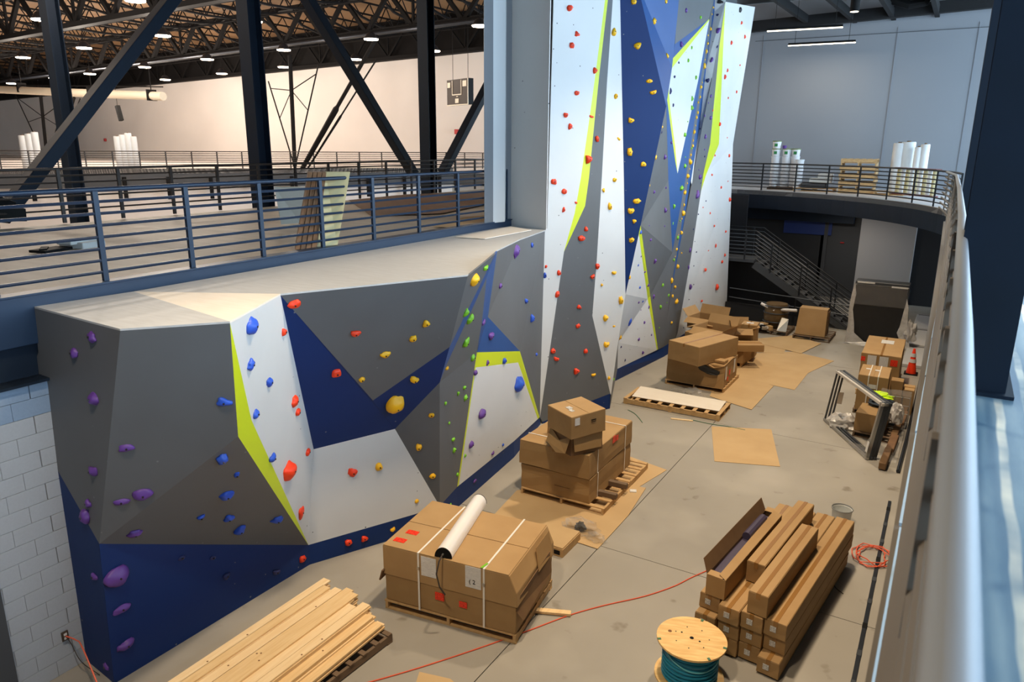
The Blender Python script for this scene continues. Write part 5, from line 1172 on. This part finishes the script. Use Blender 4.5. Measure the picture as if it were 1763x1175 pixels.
# ================================================================ STAIRS
t = thing('staircase', 'dark steel staircase with pipe rails descending right to the floor', 'staircase', (-4.4, 27.4, 0))
y0_, y1_ = 27.12, 28.25; xl, xr, zl = -6.05, -2.75, 2.15; n_ = 13
build('landing', G().box(((xl-8.2)/2, (y0_+y1_)/2, zl-.05), (8.2+xl, y1_-y0_, .1)), 'charcoal2', t, world=True)
for yy in (y0_, y1_):
    build('stringer', G().bar((xl, yy, zl-.16), (xr, yy, .0), .05, .26), 'charcoal2' if yy == y0_ else 'charcoal', t, world=True)
for k in range(n_):
    s = (k+.5)/n_; build('tread', G().box((xl+(xr-xl)*s, (y0_+y1_)/2, zl-zl*(k+1)/n_+.02), ((xr-xl)/n_*1.05, y1_-y0_-.06, .04)), 'charcoal2', t, world=True)
def stair_rail(yy, label):
    t = thing('stair_railing', label, 'railing', (xl, yy, zl))
    for k in range(8):
        dz_ = .1+k*.135; build('rail', G().tube([(-8.3, yy, zl+dz_), (xl, yy, zl+dz_), (xr, yy, dz_)], .016 if k < 7 else .024, 6), 'alu_dark' if k < 7 else 'rail_black', t, world=True)
    for x_ in (-7.6, -6.4): build('post', G().box((x_, yy, zl+.52), (.05, .05, 1.05)), 'rail_black', t, world=True)
    for s in (.18, .5, .82): build('post', G().box((xl+(xr-xl)*s, yy, zl*(1-s)+.5), (.05, .05, 1.05)), 'rail_black', t, world=True)
stair_rail(y0_-.03, 'near pipe railing of the dark staircase'); stair_rail(y1_+.03, 'far pipe railing of the dark staircase')
t = thing('guard_rail', 'low pipe guard rail in front of the dark staircase', 'railing', (-4.7, 26.55, 0))
for z_ in (.62, .95): build('rail', G().tube([(-6.7, 26.6, z_+.2), (-2.3, 26.5, z_)], .02, 6), 'alu_dark', t, world=True)
for x_ in (-4.4, -2.35): build('post', G().box((x_, 26.54, .5), (.04, .04, 1.0)), 'rail_black', t, world=True)
build('kick_board', G().box((-5.2, 26.75, .3), (3.3, .05, .6)), 'blackwall', t, world=True)
o = build('exit_light', G().box(ay(1450, 418, 33.02), (.14, .05, .05)), 'red'); tag(o, 'tiny red light on the dark lower back wall', 'light')

# ================================================================ RIGHT GALLERY ITEMS
def pail(c, label, r=.16, h=.36, green=False):
    t = thing('pail', label, 'pail', c, rnd.uniform(0, 6), 'white pails on the right gallery')
    build('body', G().lathe([(r*.88, 0), (r, h*.9)], n=16), 'pail', t, smooth=True); build('lid', G().lathe([(r*1.05, h*.88), (r*1.05, h*.98), (r*.9, h)], n=16), 'lid_green' if green else 'pail_lid', t, smooth=True)
    if green: 
        b_ = build('logo_patch', G().box((0, -r*.97, h*.45), (.12, .012, .11)), 'pail_green', t); t.rotation_euler = (0, 0, 0)
    return t
PY = 32.0
colsP = [(1333, 5, 'left column'), (1352, 5, 'middle column'), (1362, 3, 'right column')]
pallet('dark pallet under the white pails on the gallery', (-6.15, 32.0), 0, 1.3, 1.0, 5, .1, 'wood_dark').location.z = HG
xA, xB, xC = ay(1331, 320, PY).x, ay(1349, 320, PY).x, ay(1370, 320, PY).x
for (x_, nn__, nm) in ((xA, 6, 'left column'), (xB, 5, 'middle column'), (xC-.12, 5, 'third column')):
    for k in range(nn__):
        g_ = k >= 5 or (k == 4)
        pail((x_, PY, HG+.11+k*.30), f'white pail in the {nm} on the gallery, {ORD[k]} from the bottom', .17, .30, g_)
xD = ay(1373, 320, PY-.5).x
for k in range(4): pail((xD, PY-.55, HG+k*.30), f'white pail in the front right column on the gallery, {ORD[k]} from bottom', .17, .30, False)
o = build('purple_cup', G().lathe([(.07, 0), (.09, .12)], (xA+.3, PY, HG+.11+5*.3), n=10), 'h_p'); tag(o, 'small purple item on top of the white pails', 'cup')
# grey blocks on pallet
pallet('pale pallet with grey blocks on the right gallery', (-4.95, 31.5), 0, 1.5, .9, 5, .12).location.z = HG
for k, (x_, z_, w__) in enumerate([(-5.0, .12, .9), (-4.75, .32, .8), (-4.6, .5, .5)]):
    o = build('grey_block', G().box((x_, 31.5, HG+z_+.09), (w__, .6, .17)), 'charcoal2' if k == 0 else 'bucket_grey', bevel=.01); tag(o, f'grey slab on the gallery pallet, {["lowest", "middle", "topmost"][k]} of three', 'slab', 'grey slabs on the gallery')
# stack of pallets
cx, cy = ay(1476, 325, 31.2).x, 31.2
for k in range(9):
    p_ = pallet(f'pale pallet in the tall gallery stack, {ORD[k]} from the bottom', (cx+rnd.uniform(-.03, .03), cy), rnd.uniform(-.03, .03), 1.22, 1.0, 6, .138, 'wood_pallet', along='x' if k % 2 == 0 else 'y', grp_='stack of pallets on the gallery'); p_.location.z = HG+k*.141
pallet('low pallet under the white rolls on the gallery', (-2.25, 30.8), 0, 1.0, 1.0, 5, .12).location.z = HG
for i, (px_, r_, h_) in enumerate([(1544, .22, 1.72), (1559, .24, 1.76), (1577, .13, 1.7), (1588, .15, 1.8)]):
    c = ay(px_, 290, 31.0 if i < 2 else 30.6); roll('white_roll', V((c.x, c.y, HG+(.12 if i < 2 else 0))), r_, h_, f'tall white upright roll on the right gallery, {ORD[i]} from left', 'white rolls on the right gallery')
t = thing('wire_cage', 'bundle of pale tubes held by dark red bands on gallery', 'bundle', (-1.3, 29.0, HG))
for i in range(9):
    a = i/8; x_ = -1.95+a*1.15; y_ = 29.9-a*1.6; build('tube', G().tube([(x_, y_, HG+.12), (x_, y_, HG+.98)], .075, 8), 'white_roll' if i % 2 else 'board_pale', t, world=True)
for z_ in (.12, .98): build('band', G().bar((-2.05, 30.0, HG+z_), (-.7, 28.2, HG+z_), .2, .06), 'redwire', t, world=True)
for i, (xa, ya, xb_, yb) in enumerate([(1321, 54, 1451, 47), (1357, 79, 1473, 73)]):
    yy = 28.4 if i == 0 else 32.5; a = fz(xa, ya, 10.0); b = fz(xb_, yb, 10.0); t = thing('linear_light', ['nearer slim linear light hanging before the grey back wall', 'farther slim linear light hanging before the grey back wall'][i], 'ceiling light', (a+b)/2, 0, 'hanging linear lights')
    build('housing', G().bar(a+V((0, 0, .06)), b+V((0, 0, .06)), .09, .07), 'black', t, world=True); build('diffuser', G().bar(a, b, .08, .03), 'tube_lens', t, world=True)
    for p_ in (a+(b-a)*.1, a+(b-a)*.9): build('cable', G().tube([p_+V((0, 0, .08)), p_+V((0, 0, 1.9))], .008, 5), 'black', t, world=True)
    area('linear_lamp', (a+b)/2-V((0, 0, .06)), 2.3, .08, 55, (1, .86, .66))
p_ = fz(1471, 20, 10.6); t = thing('pendant_light', 'black cylindrical ceiling light above the grey back wall', 'ceiling light', p_)
build('can', G().lathe([(.15, 0), (.15, .7)], n=16), 'black', t, smooth=True); build('lens', G().lathe([(.13, -.012), (.13, .0)], n=16), 'tube_lens', t)
